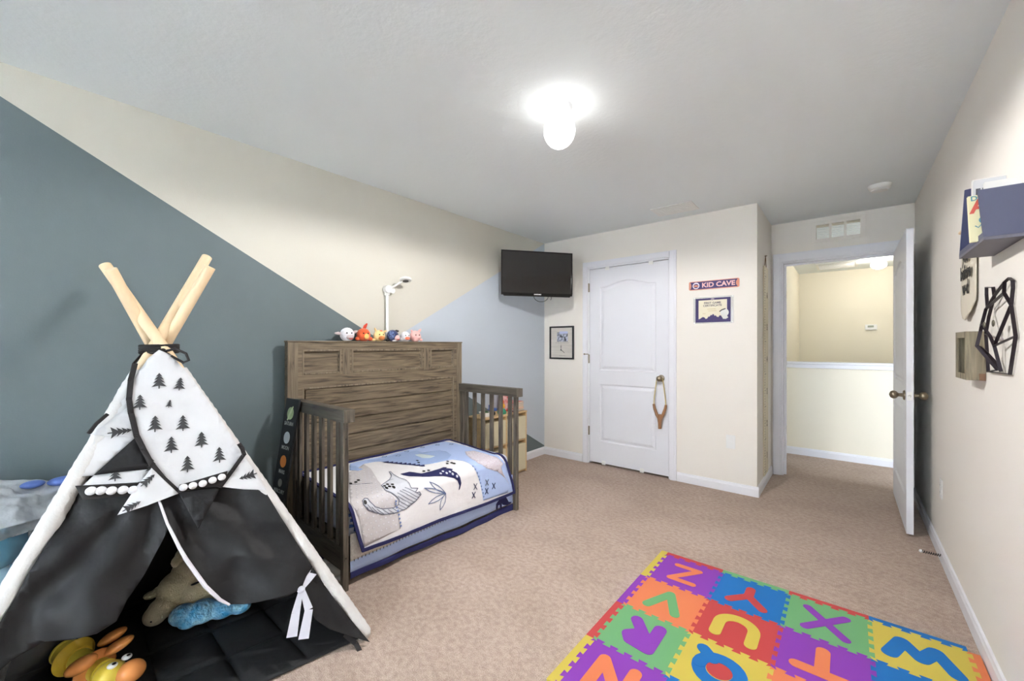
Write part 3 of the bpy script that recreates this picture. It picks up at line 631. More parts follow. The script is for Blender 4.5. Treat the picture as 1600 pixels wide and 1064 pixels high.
# outlines traced once and stored in the coordinates of the cloth they lie on
DATA = {"q":{"grey_patch":[[0.2848,0.1807],[0.371,0.148],[0.4321,0.1024],[0.4229,0.2111],[0.3852,0.3178],[0.3488,0.4156],[0.3241,0.5018],[0.3049,0.5707],[0.3306,0.6138],[0.3444,0.6355],[0.3414,0.6599],[0.3561,0.7118],[0.3667,0.7996],[0.2719,0.8104],[0.1941,0.8177],[0.1419,0.8226],[0.1274,0.7392],[0.1202,0.6758],[0.0969,0.6121],[0.0863,0.5824]],"blue_patch":[[0.7075,0.3753],[0.8003,0.3879],[0.8734,0.4021],[0.9366,0.4172],[0.9699,0.488],[0.9703,0.579],[0.9831,0.627],[1.0078,0.6967],[1.0202,0.7608],[1.0327,0.8324],[1.1827,0.8429],[1.3599,0.8534],[1.285,0.6495],[1.2547,0.5912],[1.2468,0.4599],[1.2399,0.3091],[1.2256,0.1117],[1.1895,0.0195],[1.0579,0.0279],[0.9209,0.033],[0.7282,0.0332],[0.5946,0.0382],[0.4479,0.0286],[0.3741,0.0332],[0.3411,0.0882],[0.377,0.137],[0.4416,0.0936],[0.5115,0.1032],[0.5656,0.1425],[0.6045,0.2218],[0.6396,0.297],[0.669,0.3425]],"blue_dino":[[0.4837,0.0605],[0.5862,0.0687],[0.7056,0.0677],[0.8175,0.0845],[0.8638,0.0915],[0.8729,0.1537],[1.0074,0.1803],[1.0235,0.2436],[0.9946,0.3359],[0.9069,0.4002],[0.8159,0.3928],[0.7075,0.3753],[0.6615,0.3529],[0.6322,0.3077],[0.5972,0.2329],[0.5644,0.1682],[0.5308,0.1114]],"pale_spot":[[0.7989,0.1617],[0.8406,0.1663],[0.866,0.2087],[0.8865,0.2863],[0.8371,0.291],[0.797,0.2554]],"blue_head":[[0.353,0.0654],[0.374,0.1011],[0.371,0.148],[0.3769,0.1937],[0.3448,0.1963],[0.3097,0.1488]],"croc":[[0.5024,0.4247],[0.5684,0.4229],[0.6083,0.4982],[0.6735,0.5121],[0.7385,0.5127],[0.7828,0.5028],[0.7971,0.5225],[0.7791,0.5329],[0.8101,0.567],[0.7923,0.5728],[0.8146,0.5956],[0.8308,0.6292],[0.8377,0.664],[0.8219,0.6979],[0.8125,0.7021],[0.8197,0.6737],[0.8068,0.6419],[0.783,0.6222],[0.7084,0.5899],[0.6198,0.5656],[0.579,0.5475],[0.5247,0.4902],[0.5053,0.4501]],"longneck":[[0.4701,0.3461],[0.4568,0.3907],[0.4404,0.4205],[0.4063,0.4544],[0.3383,0.4937],[0.3191,0.5052],[0.3033,0.57],[0.3492,0.6186],[0.3664,0.6435],[0.359,0.6662],[0.326,0.6728],[0.2576,0.6582],[0.214,0.6355],[0.1913,0.6054],[0.1862,0.5861],[0.1728,0.5784],[0.1535,0.589],[0.1519,0.6095],[0.1713,0.6382],[0.2093,0.6628],[0.2576,0.6884],[0.3322,0.7044],[0.4098,0.7017],[0.4794,0.6747],[0.5155,0.6496],[0.5065,0.634],[0.4841,0.6333],[0.4803,0.6289],[0.5004,0.6134],[0.4586,0.6017],[0.4684,0.5285],[0.4604,0.4724],[0.4657,0.4018],[0.4806,0.3463]],"dotted_dino":[[1.1301,0.3366],[1.1936,0.3576],[1.2032,0.4492],[1.2049,0.5438],[1.2428,0.6078],[1.2544,0.6316],[1.2294,0.6475],[1.2447,0.6933],[1.3087,0.7951],[1.2686,0.7364],[1.1895,0.67],[1.0817,0.6249],[1.0289,0.5752],[1.0372,0.5065],[1.078,0.4094]],"stripes":[[[0.1755,0.6421],[0.1578,0.6027]],[[0.2055,0.6616],[0.1728,0.6144]],[[0.2364,0.6782],[0.1953,0.6328]],[[0.2679,0.6916],[0.2247,0.65]],[[0.3001,0.6981],[0.26,0.6643]],[[0.3289,0.7034],[0.292,0.6722]],[[0.3582,0.7051],[0.3206,0.6737]],[[0.3881,0.7032],[0.3456,0.6739]],[[0.4098,0.7005],[0.3624,0.6643]],[[0.4318,0.6959],[0.3667,0.6472]],[[0.4496,0.688],[0.3617,0.6225]],[[0.4676,0.6819],[0.3634,0.6043]],[[0.4836,0.6713],[0.3832,0.598]],[[0.4997,0.6644],[0.4018,0.5953]],[[0.5113,0.6523],[0.4227,0.5886]]],"leaves":[[[0.7036,0.6933],[0.6783,0.6626],[0.6507,0.6363],[0.6225,0.6164],[0.5935,0.5998],[0.6069,0.6273],[0.632,0.6525],[0.6656,0.6745],[0.7036,0.6933]],[[0.7036,0.6933],[0.6634,0.6675],[0.623,0.6465],[0.5834,0.6325],[0.5442,0.6231],[0.5778,0.646],[0.6171,0.6667],[0.6592,0.682],[0.7036,0.6933]],[[0.7036,0.6933],[0.6624,0.6909],[0.6257,0.694],[0.5945,0.7047],[0.5671,0.7206],[0.606,0.7233],[0.6423,0.7205],[0.6745,0.7099],[0.7036,0.6933]],[[0.7036,0.6933],[0.6794,0.7092],[0.6622,0.7287],[0.6546,0.7536],[0.6537,0.7824],[0.6775,0.7673],[0.6949,0.7479],[0.7027,0.7226],[0.7036,0.6933]]],"line":[[[0.1954,0.3694],[0.3007,0.4401]]],"dots_white":[[0.7309,0.5587],[0.7433,0.5804],[0.7812,0.597],[0.8067,0.6162],[0.7038,0.5692],[0.7718,0.5782]],"dots_navy":[[0.3515,0.518],[0.3267,0.528],[0.3208,0.5557],[0.3436,0.5498],[0.3708,0.5385],[0.359,0.5674],[0.6401,0.4817],[0.6715,0.4894],[0.8819,0.4299],[0.8507,0.4634],[0.8829,0.4707],[0.8869,0.4922],[0.1655,0.6],[0.2361,0.3669],[0.2617,0.3493],[0.2053,0.3653],[0.7373,0.2772],[0.7157,0.3213]],"dots_stitch":[[0.9712,0.5882],[0.9785,0.6103],[0.9879,0.6346],[0.9973,0.6587],[1.0047,0.6827],[1.0109,0.7064],[1.0171,0.7302],[1.0233,0.7541],[1.0296,0.778],[1.0346,0.8062]],"dots_white_stitch":[[0.3437,0.6424],[0.3426,0.6566],[0.3477,0.6763],[0.3531,0.6963],[0.3582,0.7198],[0.3616,0.7429],[0.365,0.766],[0.3667,0.7849]],"crosses":[[[0.9626,0.7182],"grey"],[[0.9421,0.7695],"navy"],[[1.0752,0.7196],"grey"],[[1.1411,0.7597],"navy"],[[1.0675,0.7762],"navy"]],"spikes":[[0.5644,0.1682],[0.5811,0.1965],[0.5977,0.2246],[0.6142,0.2525],[0.6307,0.2804],[0.6471,0.3082],[0.6635,0.3358],[0.6798,0.3633],[0.696,0.3907]],"skirt_dino":[[1.18,0.163],[1.211,0.164],[1.246,0.159],[1.302,0.144],[1.317,0.111],[1.339,0.08],[1.368,0.072],[1.39,0.095],[1.361,0.064],[1.324,0.06],[1.281,0.073],[1.267,0.087],[1.27,0.057],[1.249,0.059],[1.246,0.083],[1.228,0.084],[1.221,0.058],[1.204,0.063],[1.204,0.1],[1.232,0.116],[1.246,0.14],[1.19,0.151]]},"t":{"bib":[[0.5549,1.3074],[0.5222,1.2697],[0.4877,1.2021],[0.4741,1.1564],[0.4726,1.1059],[0.4783,1.0604],[0.4965,0.9699],[0.5174,0.9137],[0.5401,0.8574],[0.5738,0.7988],[0.6171,0.7401],[0.6893,0.7437],[0.7445,0.7369],[0.784,0.7897],[0.8232,0.8454],[0.7434,1.0207],[0.6595,1.1817],[0.5932,1.2845]],"bib_strip":[[0.6133,0.7481],[0.6172,0.7378],[0.6892,0.7413],[0.7465,0.734],[0.7639,0.7605],[0.7689,0.79],[0.7182,0.7822],[0.6577,0.7722],[0.6209,0.7678]],"trim_left":[[0.4848,1.2469],[0.4751,1.1872],[0.4725,1.1109],[0.4783,1.0604],[0.4965,0.9699],[0.5174,0.9137],[0.5401,0.8574],[0.5738,0.7988],[0.6171,0.7401]],"trim_right":[[0.7444,0.7345],[0.7839,0.7872],[0.8255,0.845],[0.8195,0.87],[0.811,0.8874]],"flag_white_left":[[0.3715,0.9935],[0.4001,1.0188],[0.4739,1.0907],[0.4844,1.0301],[0.4948,0.9677]],"upper_left":[[0.5034,1.2542],[0.4738,1.1693],[0.4,1.0212],[0.3782,0.95],[0.3555,0.8537],[0.3871,0.8497],[0.4948,0.9677],[0.4783,1.0604],[0.4732,1.1184]],"flag_black_left":[[0.3881,0.8495],[0.4948,0.9677],[0.5175,0.9089],[0.5421,0.8451],[0.4561,0.8498]],"band_left":[[0.3881,0.8495],[0.4561,0.8486],[0.5403,0.8431],[0.5128,0.7835],[0.3573,0.8144]],"flag_white_mid":[[0.4536,0.7],[0.4956,0.7781],[0.5403,0.8443],[0.5775,0.791],[0.6172,0.7366],[0.5317,0.7136]],"flag_black_mid":[[0.6187,0.7375],[0.6892,0.7413],[0.7444,0.732],[0.7104,0.6641],[0.675,0.5956],[0.6457,0.6679]],"flag_white_right":[[0.7444,0.7345],[0.7839,0.7846],[0.8254,0.8424],[0.8701,0.7549],[0.8996,0.6885],[0.8188,0.7085]],"left_drape":[[0.3572,0.8165],[0.5449,0.7768],[0.5857,0.7031],[0.5908,0.6248],[0.5699,0.5762],[0.5223,0.4798],[0.4845,0.4226],[0.4621,0.3701],[0.4192,0.3526],[0.3601,0.3558],[0.2981,0.3699],[0.2358,0.3478],[0.1696,0.2885],[0.0802,0.1235],[0.0669,0.1579],[0.2037,0.4483],[0.282,0.6359]],"right_drape":[[0.5618,0.7247],[0.5862,0.6378],[0.6206,0.5454],[0.6379,0.5037],[0.6634,0.4534],[0.694,0.3941],[0.7365,0.3337],[0.7656,0.3056],[0.8096,0.2921],[0.851,0.2849],[0.9473,0.2753],[1.0001,0.2832],[1.0231,0.3191],[1.0497,0.3477],[0.9455,0.5718],[0.8929,0.6952],[0.7446,0.7444],[0.6171,0.7472],[0.5854,0.7378]],"drape_tail":[[1.0003,0.2855],[1.0302,0.3168],[1.052,0.3445],[1.1257,0.1986],[1.2424,-0.004],[1.1752,0.0419],[1.0918,0.1029],[1.0424,0.1568],[1.0181,0.2175]],"pocket":[[0.3578,0.8035],[0.3666,0.8145]],"poms_left":[[0.3846,0.7966],[0.4092,0.7924],[0.4356,0.7866],[0.4648,0.7825],[0.4913,0.7768]],"poms_mid":[[0.6314,0.7544],[0.6596,0.7549],[0.6894,0.7564],[0.72,0.7626],[0.7493,0.7685]],"trees":[[[0.5574,1.1731],1,0],[[0.6203,1.157],0.85,-0.1],[[0.503,1.0927],0.95,0],[[0.5886,1.0813],0.5,-0.15],[[0.5476,1.0045],1,0],[[0.6302,0.9987],1,0],[[0.5955,0.919],1,0],[[0.6879,0.9253],1,0],[[0.6878,0.9246],0.95,0],[[0.6437,0.838],1,0],[[0.7443,0.8557],1,0],[[0.5406,0.8513],0.8,0],[[0.841,0.7576],0.95,1.75],[[0.4461,0.9941],1.0,-1.5],[[0.4426,0.8399],0.8,0],[[0.5287,0.7994],0.8,-0.8],[[0.4875,0.7195],0.8,-1.1]],"knot":[0.9988,0.2812],"tails":[[[0.9988,0.2812],[0.9751,0.205],[0.9566,0.128]],[[1.0035,0.2797],[1.0216,0.1997],[0.9961,0.1057]]],"tie_up":[[0.9988,0.2812],[1.0293,0.3049],[1.0531,0.3267]],"strap":[[1.1532,0.0554],[1.1902,0.0097],[1.1981,-0.0149],[1.2087,-0.0618]]}}
# ------------------------------------------------------------------ crib (turned 1.5 degrees against the wall)
CM = Matrix.Translation((-2.62, 1.05, 0)) @ Matrix.Rotation(-math.radians(1.517), 4, 'Z')
CW = 1.41
def wood_mat(name, c_lo, c_hi, axis, rough=.55):
    """weathered wood: long grain along one axis"""
    m = bpy.data.materials.new(name); m.use_nodes = True; nt = m.node_tree; N = nt.nodes; L = nt.links; b = N['Principled BSDF']
    b.inputs['Roughness'].default_value = rough
    tc = N.new('ShaderNodeTexCoord'); mp = N.new('ShaderNodeMapping'); st = [9, 9, 9]; st[axis] = .55; mp.inputs['Scale'].default_value = st
    L.new(tc.outputs['Object'], mp.inputs[0])
    n1 = N.new('ShaderNodeTexNoise'); n1.inputs['Scale'].default_value = 7; n1.inputs['Detail'].default_value = 7; n1.inputs['Distortion'].default_value = .8
    L.new(mp.outputs[0], n1.inputs['Vector'])
    r = N.new('ShaderNodeValToRGB'); L.new(n1.outputs['Fac'], r.inputs[0])
    e = r.color_ramp.elements; e[0].position = .30; e[0].color = tuple(c*.33 for c in c_lo[:3])+(1,); e[1].position = .66; e[1].color = c_hi
    k = e.new(.42); k.color = c_lo
    L.new(r.outputs[0], b.inputs['Base Color'])
    bp = N.new('ShaderNodeBump'); bp.inputs['Strength'].default_value = .4; bp.inputs['Distance'].default_value = .004
    L.new(n1.outputs['Fac'], bp.inputs['Height']); L.new(bp.outputs[0], b.inputs['Normal']); return m
oak_h = wood_mat('weathered_oak_long', rgb(98, 85, 67), rgb(130, 115, 93), 1)
oak_v = wood_mat('weathered_oak_upright', rgb(108, 95, 77), rgb(136, 122, 101), 2)
gry_x = wood_mat('grey_stained_rail', rgb(72, 66, 59), rgb(96, 90, 80), 0, .45)
gry_v = wood_mat('grey_stained_upright', rgb(84, 77, 68), rgb(112, 104, 92), 2, .4)
crib = thing('toddler_crib', 'weathered brown wooden crib with tall panelled headboard and open front', 'crib', (-2.62, 1.05, 0), rz=-math.radians(1.517))
hb = MB(CM); HT = 1.283
fnh = lambda a, b, d: (-d, a, b)          # a along the bed, b up, recess into -x
pan = [rect(.085, .333, 1.075, 1.232), rect(.408, .997, 1.075, 1.232), rect(1.072, 1.322, 1.075, 1.232), rect(.085, 1.322, .20, .995)]
panelled(hb, rect(0, CW, .08, HT), pan, [(.004, .002), (.012, .004), (.017, .014), (.022, .016)], fnh)
hb.add([(0, 0, .08), (0, CW, .08), (0, CW, HT), (0, 0, HT), (-.045, 0, .08), (-.045, CW, .08), (-.045, CW, HT), (-.045, 0, HT)], [(0, 1, 5, 4), (1, 2, 6, 5), (2, 3, 7, 6), (3, 0, 4, 7), (4, 5, 6, 7)])
head = obj('headboard', hb, oak_h, crib, smooth=20)
obj('headboard_stile', MB(CM).box(-.046, .0015, .0, .060, 0, HT-.004), oak_v, head, smooth=0, bevel=.002)
obj('headboard_stile', MB(CM).box(-.046, .0015, CW-.060, CW, 0, HT-.004), oak_v, head, smooth=0, bevel=.002)
for a in (.345, 1.009): obj('headboard_stile', MB(CM).box(-.01, .0015, a, a+.050, 1.065, 1.238), oak_v, head, smooth=0, bevel=.002)
obj('top_moulding', MB(CM).box(-.05, .006, -.004, CW+.004, HT-.004, HT+.006), oak_h, head, smooth=0, bevel=.003)
for (a0_, a1_, b0_, b1_) in ((.085, .333, 1.075, 1.232), (.408, .997, 1.075, 1.232), (1.072, 1.322, 1.075, 1.232), (.085, 1.322, .20, .995)):
    fr = MB(CM); q_ = .011
    for u0, u1, v0, v1 in ((a0_, a0_+q_, b0_, b1_), (a1_-q_, a1_, b0_, b1_), (a0_+q_, a1_-q_, b0_, b0_+q_), (a0_+q_, a1_-q_, b1_-q_, b1_)): fr.box(-.012, .004, u0, u1, v0, v1)
    obj('panel_moulding', fr, oak_v, head, smooth=0, bevel=.003)
for i in range(7):
    z0 = .21+i*.111
    obj('plank', MB(CM).box(-.016, -.007, .108, CW-.108, z0+.003, z0+.106), oak_h, head, smooth=0, bevel=.003)
for side, (p0, p1, r0, r1) in enumerate(((.028, .058, .018, .076), (1.388, 1.418, 1.372, 1.43))):
    obj('side_rail', MB(CM).box(.002, .655, r0, r1, .868, .932), gry_x, crib, smooth=0, bevel=.003)
    obj('rail_end_cap', MB(CM).box(.655, .668, r0, r1, .868, .932), gry_v, crib, smooth=0, bevel=.002)
    obj('post', MB(CM).box(.605, .638, p0, p1, 0, .868), gry_v, crib, smooth=0, bevel=.003)
    obj('bottom_board', MB(CM).box(.002, .605, p0+.004, p1-.004, .10, .222), gry_x, crib, smooth=0, bevel=.002)
    obj('back_post', MB(CM).box(.002, .032, p0, p1, 0, .868), gry_v, crib, smooth=0, bevel=.002)
    for i in range(6):
        xx = .072+i*.0985
        obj('slat', MB(CM).box(xx-.018, xx+.018, p0+.005, p1-.008, .222, .868), gry_v, crib, smooth=0, bevel=.002)
    for z in (.78, .17): obj('bolt', MB(CM).lathe([(.004, 0), (.003, .001), (.0005, .0012)], frame_M((.638, (p0+p1)/2, z), (0, 1, 0), (0, 0, 1)), 10), ink, crib)
obj('mattress_support', MB(CM).box(.004, .59, .06, 1.385, .20, .225), gry_x, crib, smooth=0)

# mattress with fitted sheet
sheet_m = mat('white_print_sheet', rgb(216, 222, 238), .85, bump=.3, bscale=12, bdist=.01)
cloth_navy = mat('navy_cloth', rgb(34, 36, 88), .85, bump=.2, bscale=300, bdist=.002)
cloth_blue = mat('light_blue_cloth', rgb(178, 198, 238), .9, bump=.25, bscale=14, bdist=.012)
cloth_white = mat('cream_white_cloth', rgb(236, 234, 236), .9, bump=.3, bscale=14, bdist=.012)
cloth_grey = mat('greige_cloth', rgb(205, 200, 202), .9, bump=.3, bscale=14, bdist=.012)
cloth_mid = mat('mid_blue_cloth', rgb(160, 182, 224), .9, bump=.3, bscale=40, bdist=.008)
cloth_dino = mat('pale_grey_cloth', rgb(212, 214, 222), .9, bump=.2, bscale=60)
line_m = mat('dark_stitching', rgb(92, 96, 118), .9)
mt = obj('mattress', MB(CM).box(.004, .582, .082, 1.378, .228, .425), sheet_m, smooth=30, bevel=.045, bseg=5)
tag(mt, 'toddler mattress in a white patterned fitted sheet inside the crib', 'mattress')
for k, (a, b) in enumerate(((1.30, .45), (1.33, .30), (1.345, .10), (1.30, .20), (1.31, .36))):
    obj('printed_motif', MB(CM).prism([(b-.014, a-.012), (b+.012, a-.006), (b+.016, a+.01), (b, a+.004), (b-.01, a+.014)], lambda p, q, d: (p, q, .4255+d), 0, .0012), cloth_navy, mt, smooth=0)
for a, z in ((.092, .36), (.10, .30), (.125, .275), (.105, .33)):
    obj('printed_motif', MB(CM).prism([(a-.012, z-.006), (a+.014, z-.008), (a+.016, z+.004), (a, z+.01), (a-.010, z+.012)], lambda p, q, d: (.583+d, p, q), 0, .0012), mat('mid_blue_print', rgb(60, 100, 180), .9), mt, smooth=0)

# crib skirt
def skirt_fn(off=0.0):
    def f(a, b):
        wv = .004*math.sin(a*9)+.003*math.sin(a*23+1)
        return CM @ Vector((.603+wv*(1-b/.3)*1.4+off, a, b+.012*math.sin(a*3+1)*(1-min(1, b/.12)) if b < .12 else b))
    return f
S0, S1 = .082, 1.384
sk = obj('crib_skirt', MB().sheet(rect(S0, S1, .062, .27), skirt_fn(), .03), cloth_blue, solid=.002, smooth=60, offset=0)
tag(sk, 'light blue crib skirt with greige top band and navy hem hanging to the carpet', 'crib skirt')
obj('navy_hem', MB().sheet([(S0, .030), (.5, .018), (.9, .010), (S1, .012), (S1, .056), (.9, .046), (.5, .052), (S0, .066)], skirt_fn(.0025), .03), cloth_navy, sk, solid=.003, smooth=60)
obj('top_band', MB().sheet([(S0, .128), (.72, .138), (.72, .27), (S0, .27)], skirt_fn(.0025), .03), mat('dotted_greige', rgb(196, 190, 186), .9, col2=rgb(216, 212, 208), vscale=90), sk, solid=.002, smooth=60)
st = MB()
for i in range(30):
    a = S0+.02+i*.0215; z = .128+(a-S0)*.0155
    st.sheet(rect(a, a+.003, z-.006, z+.006), skirt_fn(.005), 0)
obj('blanket_stitch', st, ink, sk, solid=.001, smooth=0)
obj('printed_dinosaur', MB().sheet(DATA['q']['skirt_dino'], skirt_fn(.0035), .02), cloth_navy, sk, solid=.001, smooth=0)

# quilt draped over the mattress and down the front
T1, RR = .54, .07
def drape(off=0.0):
    def f(y, t):
        puff = .004*noise.noise(Vector((y*7, t*7, 0)))+.002*noise.noise(Vector((y*22, t*22, 3)))
        o_ = off+.004+puff
        if t <= T1: X, Z, nx, nz = .01+t, .465-.03*t/T1, .05, 1
        elif t <= T1+RR*PI/2:
            a = (t-T1)/RR; X, Z, nx, nz = .01+T1+RR*math.sin(a), .435-RR*(1-math.cos(a)), math.sin(a), math.cos(a)
        else:
            q = t-T1-RR*PI/2; X, Z, nx, nz = .01+T1+RR+.012*min(1, q/.15), .435-RR-q, 1, 0
        if y > 1.22: Z -= (y-1.22)**2*(2.5 if t < T1 else 0)
        return CM @ Vector((X+nx*o_, y, Z+nz*o_))
    return f
TE0, TE1 = .836, .866           # hem at left and right
def yl(t): return .062+.073*max(0, min(1, (t-.5)/.34))**1.3
def yr(t): return 1.262+.10*max(0, min(1, (t-.45)/.40))**1.6
TB = .003
left = [(yl(t), t) for t in [TB+(TE0-TB)*i/12 for i in range(13)]]
right = [(yr(t), t) for t in [TB+(TE1-TB)*i/12 for i in range(13)]]
bottom = [(left[-1][0]+(right[-1][0]-left[-1][0])*i/8, TE0+(TE1-TE0)*i/8+.004*math.sin(i*1.3)) for i in range(1, 8)]
outline = left+bottom+right[::-1]
qt = obj('dinosaur_quilt', MB().sheet(outline, drape(), .025), cloth_white, solid=.004, smooth=60, offset=0)
tag(qt, 'white and blue dinosaur quilt with navy binding draped over the crib mattress', 'quilt')
D = DATA['q']
def clipq(poly, m_=.006):
    out = []
    for a, t in poly:
        t = max(TB+.002, min(t, TE0+(TE1-TE0)*(a-.13)/1.23-.004)); out.append((max(yl(t)+m_, min(yr(t)-m_, a)), t))
    return out
def patch(name, key, off, m_, clip=True, step=.025):
    return obj(name, MB().sheet(clipq(D[key]) if clip else D[key], drape(off+.0018), step), m_, qt, solid=.0008, smooth=60, offset=0)
patch('grey_patch', 'grey_patch', .0012, cloth_grey); patch('blue_patch', 'blue_patch', .0012, cloth_blue)
gp_ = clipq(D['grey_patch'])
def inside(p, poly):
    c_ = False
    for i in range(len(poly)):
        (x1, y1), (x2, y2) = poly[i-1], poly[i]
        if (y1 > p[1]) != (y2 > p[1]) and p[0] < (x2-x1)*(p[1]-y1)/(y2-y1)+x1: c_ = not c_
    return c_
gd = [(.05+.030*i+.015*(j % 2), .02+.030*j) for i in range(16) for j in range(28)]
gd = [p for p in gd if inside(p, gp_) and inside((p[0]+.012, p[1]+.012), gp_) and inside((p[0]-.012, p[1]-.012), gp_) and not inside(p, D['longneck'])]
patch('plate_back_dinosaur', 'blue_dino', .0026, cloth_mid); patch('pale_spot', 'pale_spot', .0040, mat('pale_green_cloth', rgb(206, 220, 226), .9)); patch('blue_head', 'blue_head', .0026, cloth_mid)
patch('crocodile', 'croc', .0026, cloth_navy); patch('dotted_dinosaur', 'dotted_dino', .0026, mat('dotted_white_cloth', rgb(226, 224, 232), .9, col2=rgb(196, 178, 190), vscale=170))
patch('long_neck_dinosaur', 'longneck', .0026, cloth_dino)
def ribbon(mb, pts, w_, fn):
    for k in range(len(pts)-1):
        p, q = Vector(pts[k]), Vector(pts[k+1])
        if (q-p).length < 1e-5: continue
        d = (q-p).normalized(); n_ = Vector((-d.y, d.x))*w_; p2 = p-d*w_*.6; q2 = q+d*w_*.6
        mb.sheet([tuple(p2-n_), tuple(q2-n_), tuple(q2+n_), tuple(p2+n_)], fn, .03)
def lines(name, pls, w_, off, m_, parent, fn=None, solid=.0008):
    mb = MB(); f = fn or drape(off+.0018)
    for pl in pls: ribbon(mb, pl, w_, f)
    return obj(name, mb, m_, parent, solid=solid, smooth=0, offset=0)
def dots(name, cs, r, off, m_, parent, fn=None, rr=1.0):
    mb = MB(); f = fn or drape(off+.0018)
    for c in cs: mb.sheet([(c[0]+r*math.cos(i*PI/5), c[1]+r*rr*math.sin(i*PI/5)) for i in range(10)], f, 0)
    return obj(name, mb, m_, parent, solid=.0008, smooth=0, offset=0)
lines('dinosaur_outline', [D['longneck']+[D['longneck'][0]]], .0017, .0040, line_m, qt)
lines('belly_stripes', D['stripes'], .0013, .0040, line_m, qt)
lines('leaf_outline', D['leaves'], .0020, .0030, mat('blue_grey_stitching', rgb(104, 120, 160), .9), qt)
lines('fossil_line', D['line'], .0012, .0028, line_m, qt)
dots('dotted_print', gd, .0042, .0030, mat('pale_dot', rgb(232, 230, 236), .9), qt)
dots('pale_spots', D['dots_white'], .008, .0045, cloth_dino, qt)
dots('navy_spots', D['dots_navy'], .0085, .0046, ink, qt, rr=1.4)
dots('blanket_stitches', D['dots_stitch']+D['dots_white_stitch'], .006, .0045, mat('stitch_blue', rgb(120, 140, 190), .9), qt)
for c, col in D['crosses']:
    r = .021
    lines('cross_stitch', [[(c[0]-r*.55, c[1]-r), (c[0]+r*.55, c[1]+r)], [(c[0]+r*.75, c[1]-r*.8), (c[0]-r*.75, c[1]+r*.8)]], .0030, .0035, line_m if col == 'grey' else cloth_navy, qt)
sp = MB()
for c in D['spikes']: sp.sheet([(c[0]-.022, c[1]-.012), (c[0]+.022, c[1]-.008), (c[0]+.002, c[1]+.022)], drape(.006), .02)
obj('back_plates', sp, cloth_navy, qt, solid=.0008, smooth=0, offset=0)
fl = []
for (a, t) in ((.62, .05), (.80, .06), (.95, .05), (1.08, .07), (.70, .10), (1.18, .12)):
    fl.append([(a-.02, t), (a, t+.018), (a+.02, t), (a, t-.014), (a-.02, t)])
lines('leaf_sketches', fl, .0022, .0030, mat('blue_grey_stitching', rgb(104, 120, 160), .9), qt)
bw = .0085
lines('navy_binding', [left, [left[-1]]+bottom+[right[-1]], right, [(yl(TB), TB+.004), (yr(TB), TB+.004)]], bw, .004, cloth_navy, qt, solid=.009)

# ------------------------------------------------------------------ plush heads on top of the headboard
def fuzz(name, c, s=.5): return mat(name, c, .95, bump=s, bscale=160, bdist=.006, sheen=.3)
black_eye = mat('bead_eye', rgb(10, 10, 12), .2)
def creature(name, label, yloc, body_m, parts, r=.040, sc=(.9, 1, 1.02), paws=None):
    base = CM @ Vector((-.018, yloc, HT+.006)); fwd = (CM.to_3x3() @ Vector((1, -.12, 0))).normalized()
    # face turned towards the room: local x = right, y = up, z = forward
    sidev = Vector((-fwd.y, fwd.x, 0)); M = Matrix((sidev, Vector((0, 0, 1)), fwd)).transposed().to_4x4(); M.translation = base
    t = thing(name, label, 'plush toy', tuple(base), 'plush animal heads lined up on the headboard')
    obj('head', MB(M).ball((0, r*sc[2]*.92, 0), r, (sc[1], sc[2], sc[0])), body_m, t)
    for nm, kind, args, m_ in parts:
        mb = MB(M)
        if kind == 'ball': c, rr, s3 = args; mb.ball((c[0]*r, c[1]*r, c[2]*r), rr*r, s3)
        elif kind == 'tube': pts, rr = args; mb.tube([(p[0]*r, p[1]*r, p[2]*r) for p in pts], [q*r for q in rr], 10)
        obj(nm, mb, m_, t)
    for s_ in (-1, 1): obj('eye', MB(M).ball((s_*.34*r, 1.15*r, .86*r), .105*r), black_eye, t)
    return t
w_ = fuzz('white_plush', rgb(238, 236, 240)); pk = fuzz('pink_plush', rgb(240, 186, 180)); og = fuzz('orange_plush', rgb(226, 98, 52)); yl_ = fuzz('yellow_plush', rgb(244, 214, 150))
br = fuzz('brown_plush', rgb(206, 128, 66)); nv = fuzz('navy_plush', rgb(52, 62, 104)); pt = fuzz('pale_orange_plush', rgb(250, 190, 110)); gp = fuzz('grey_pink_plush', rgb(206, 190, 190)); co = fuzz('coral_plush', rgb(242, 120, 88))
red_f = mat('red_felt', rgb(190, 50, 48), .9)
def ear(s_, base, tip, rr, m_): return ('ear', 'tube', ([(s_*base[0], base[1], base[2]), (s_*(base[0]+tip[0])/2, (base[1]+tip[1])/2+.05, (base[2]+tip[2])/2), (s_*tip[0], tip[1], tip[2])], rr), m_)
creature('plush_cow_head', 'white plush cow with drooping side ears, leftmost toy on the headboard', .385, w_, [
    ('muzzle', 'ball', ((0.15, .62, .62), .55, (1.05, .72, .8)), gp), ('mouth', 'tube', ([(-.1, .35, 1.08), (.15, .27, 1.14), (.42, .38, 1.06)], [.06, .08, .06]), red_f),
    ear(1, (.8, 1.15, 0), (1.5, 1.5, .05), [.16, .22, .08], gp), ear(-1, (.8, 1.0, 0), (1.75, 1.1, .05), [.16, .24, .1], gp)], r=.047)
creature('plush_chicken_head', 'orange plush chicken with a tall red comb and yellow beak patch', .505, og, [
    ('beak', 'ball', ((.12, .72, .72), .45, (.9, 1, .8)), pt), ('comb', 'tube', ([(.05, 1.8, 0), (.25, 2.25, 0), (.55, 2.65, 0)], [.22, .26, .1]), fuzz('red_plush', rgb(204, 66, 44))),
    ('wing', 'ball', ((.95, .35, .1), .4, (1, .8, .8)), og), ('wing', 'ball', ((-.95, .35, .1), .36, (1, .8, .8)), og)], r=.047)
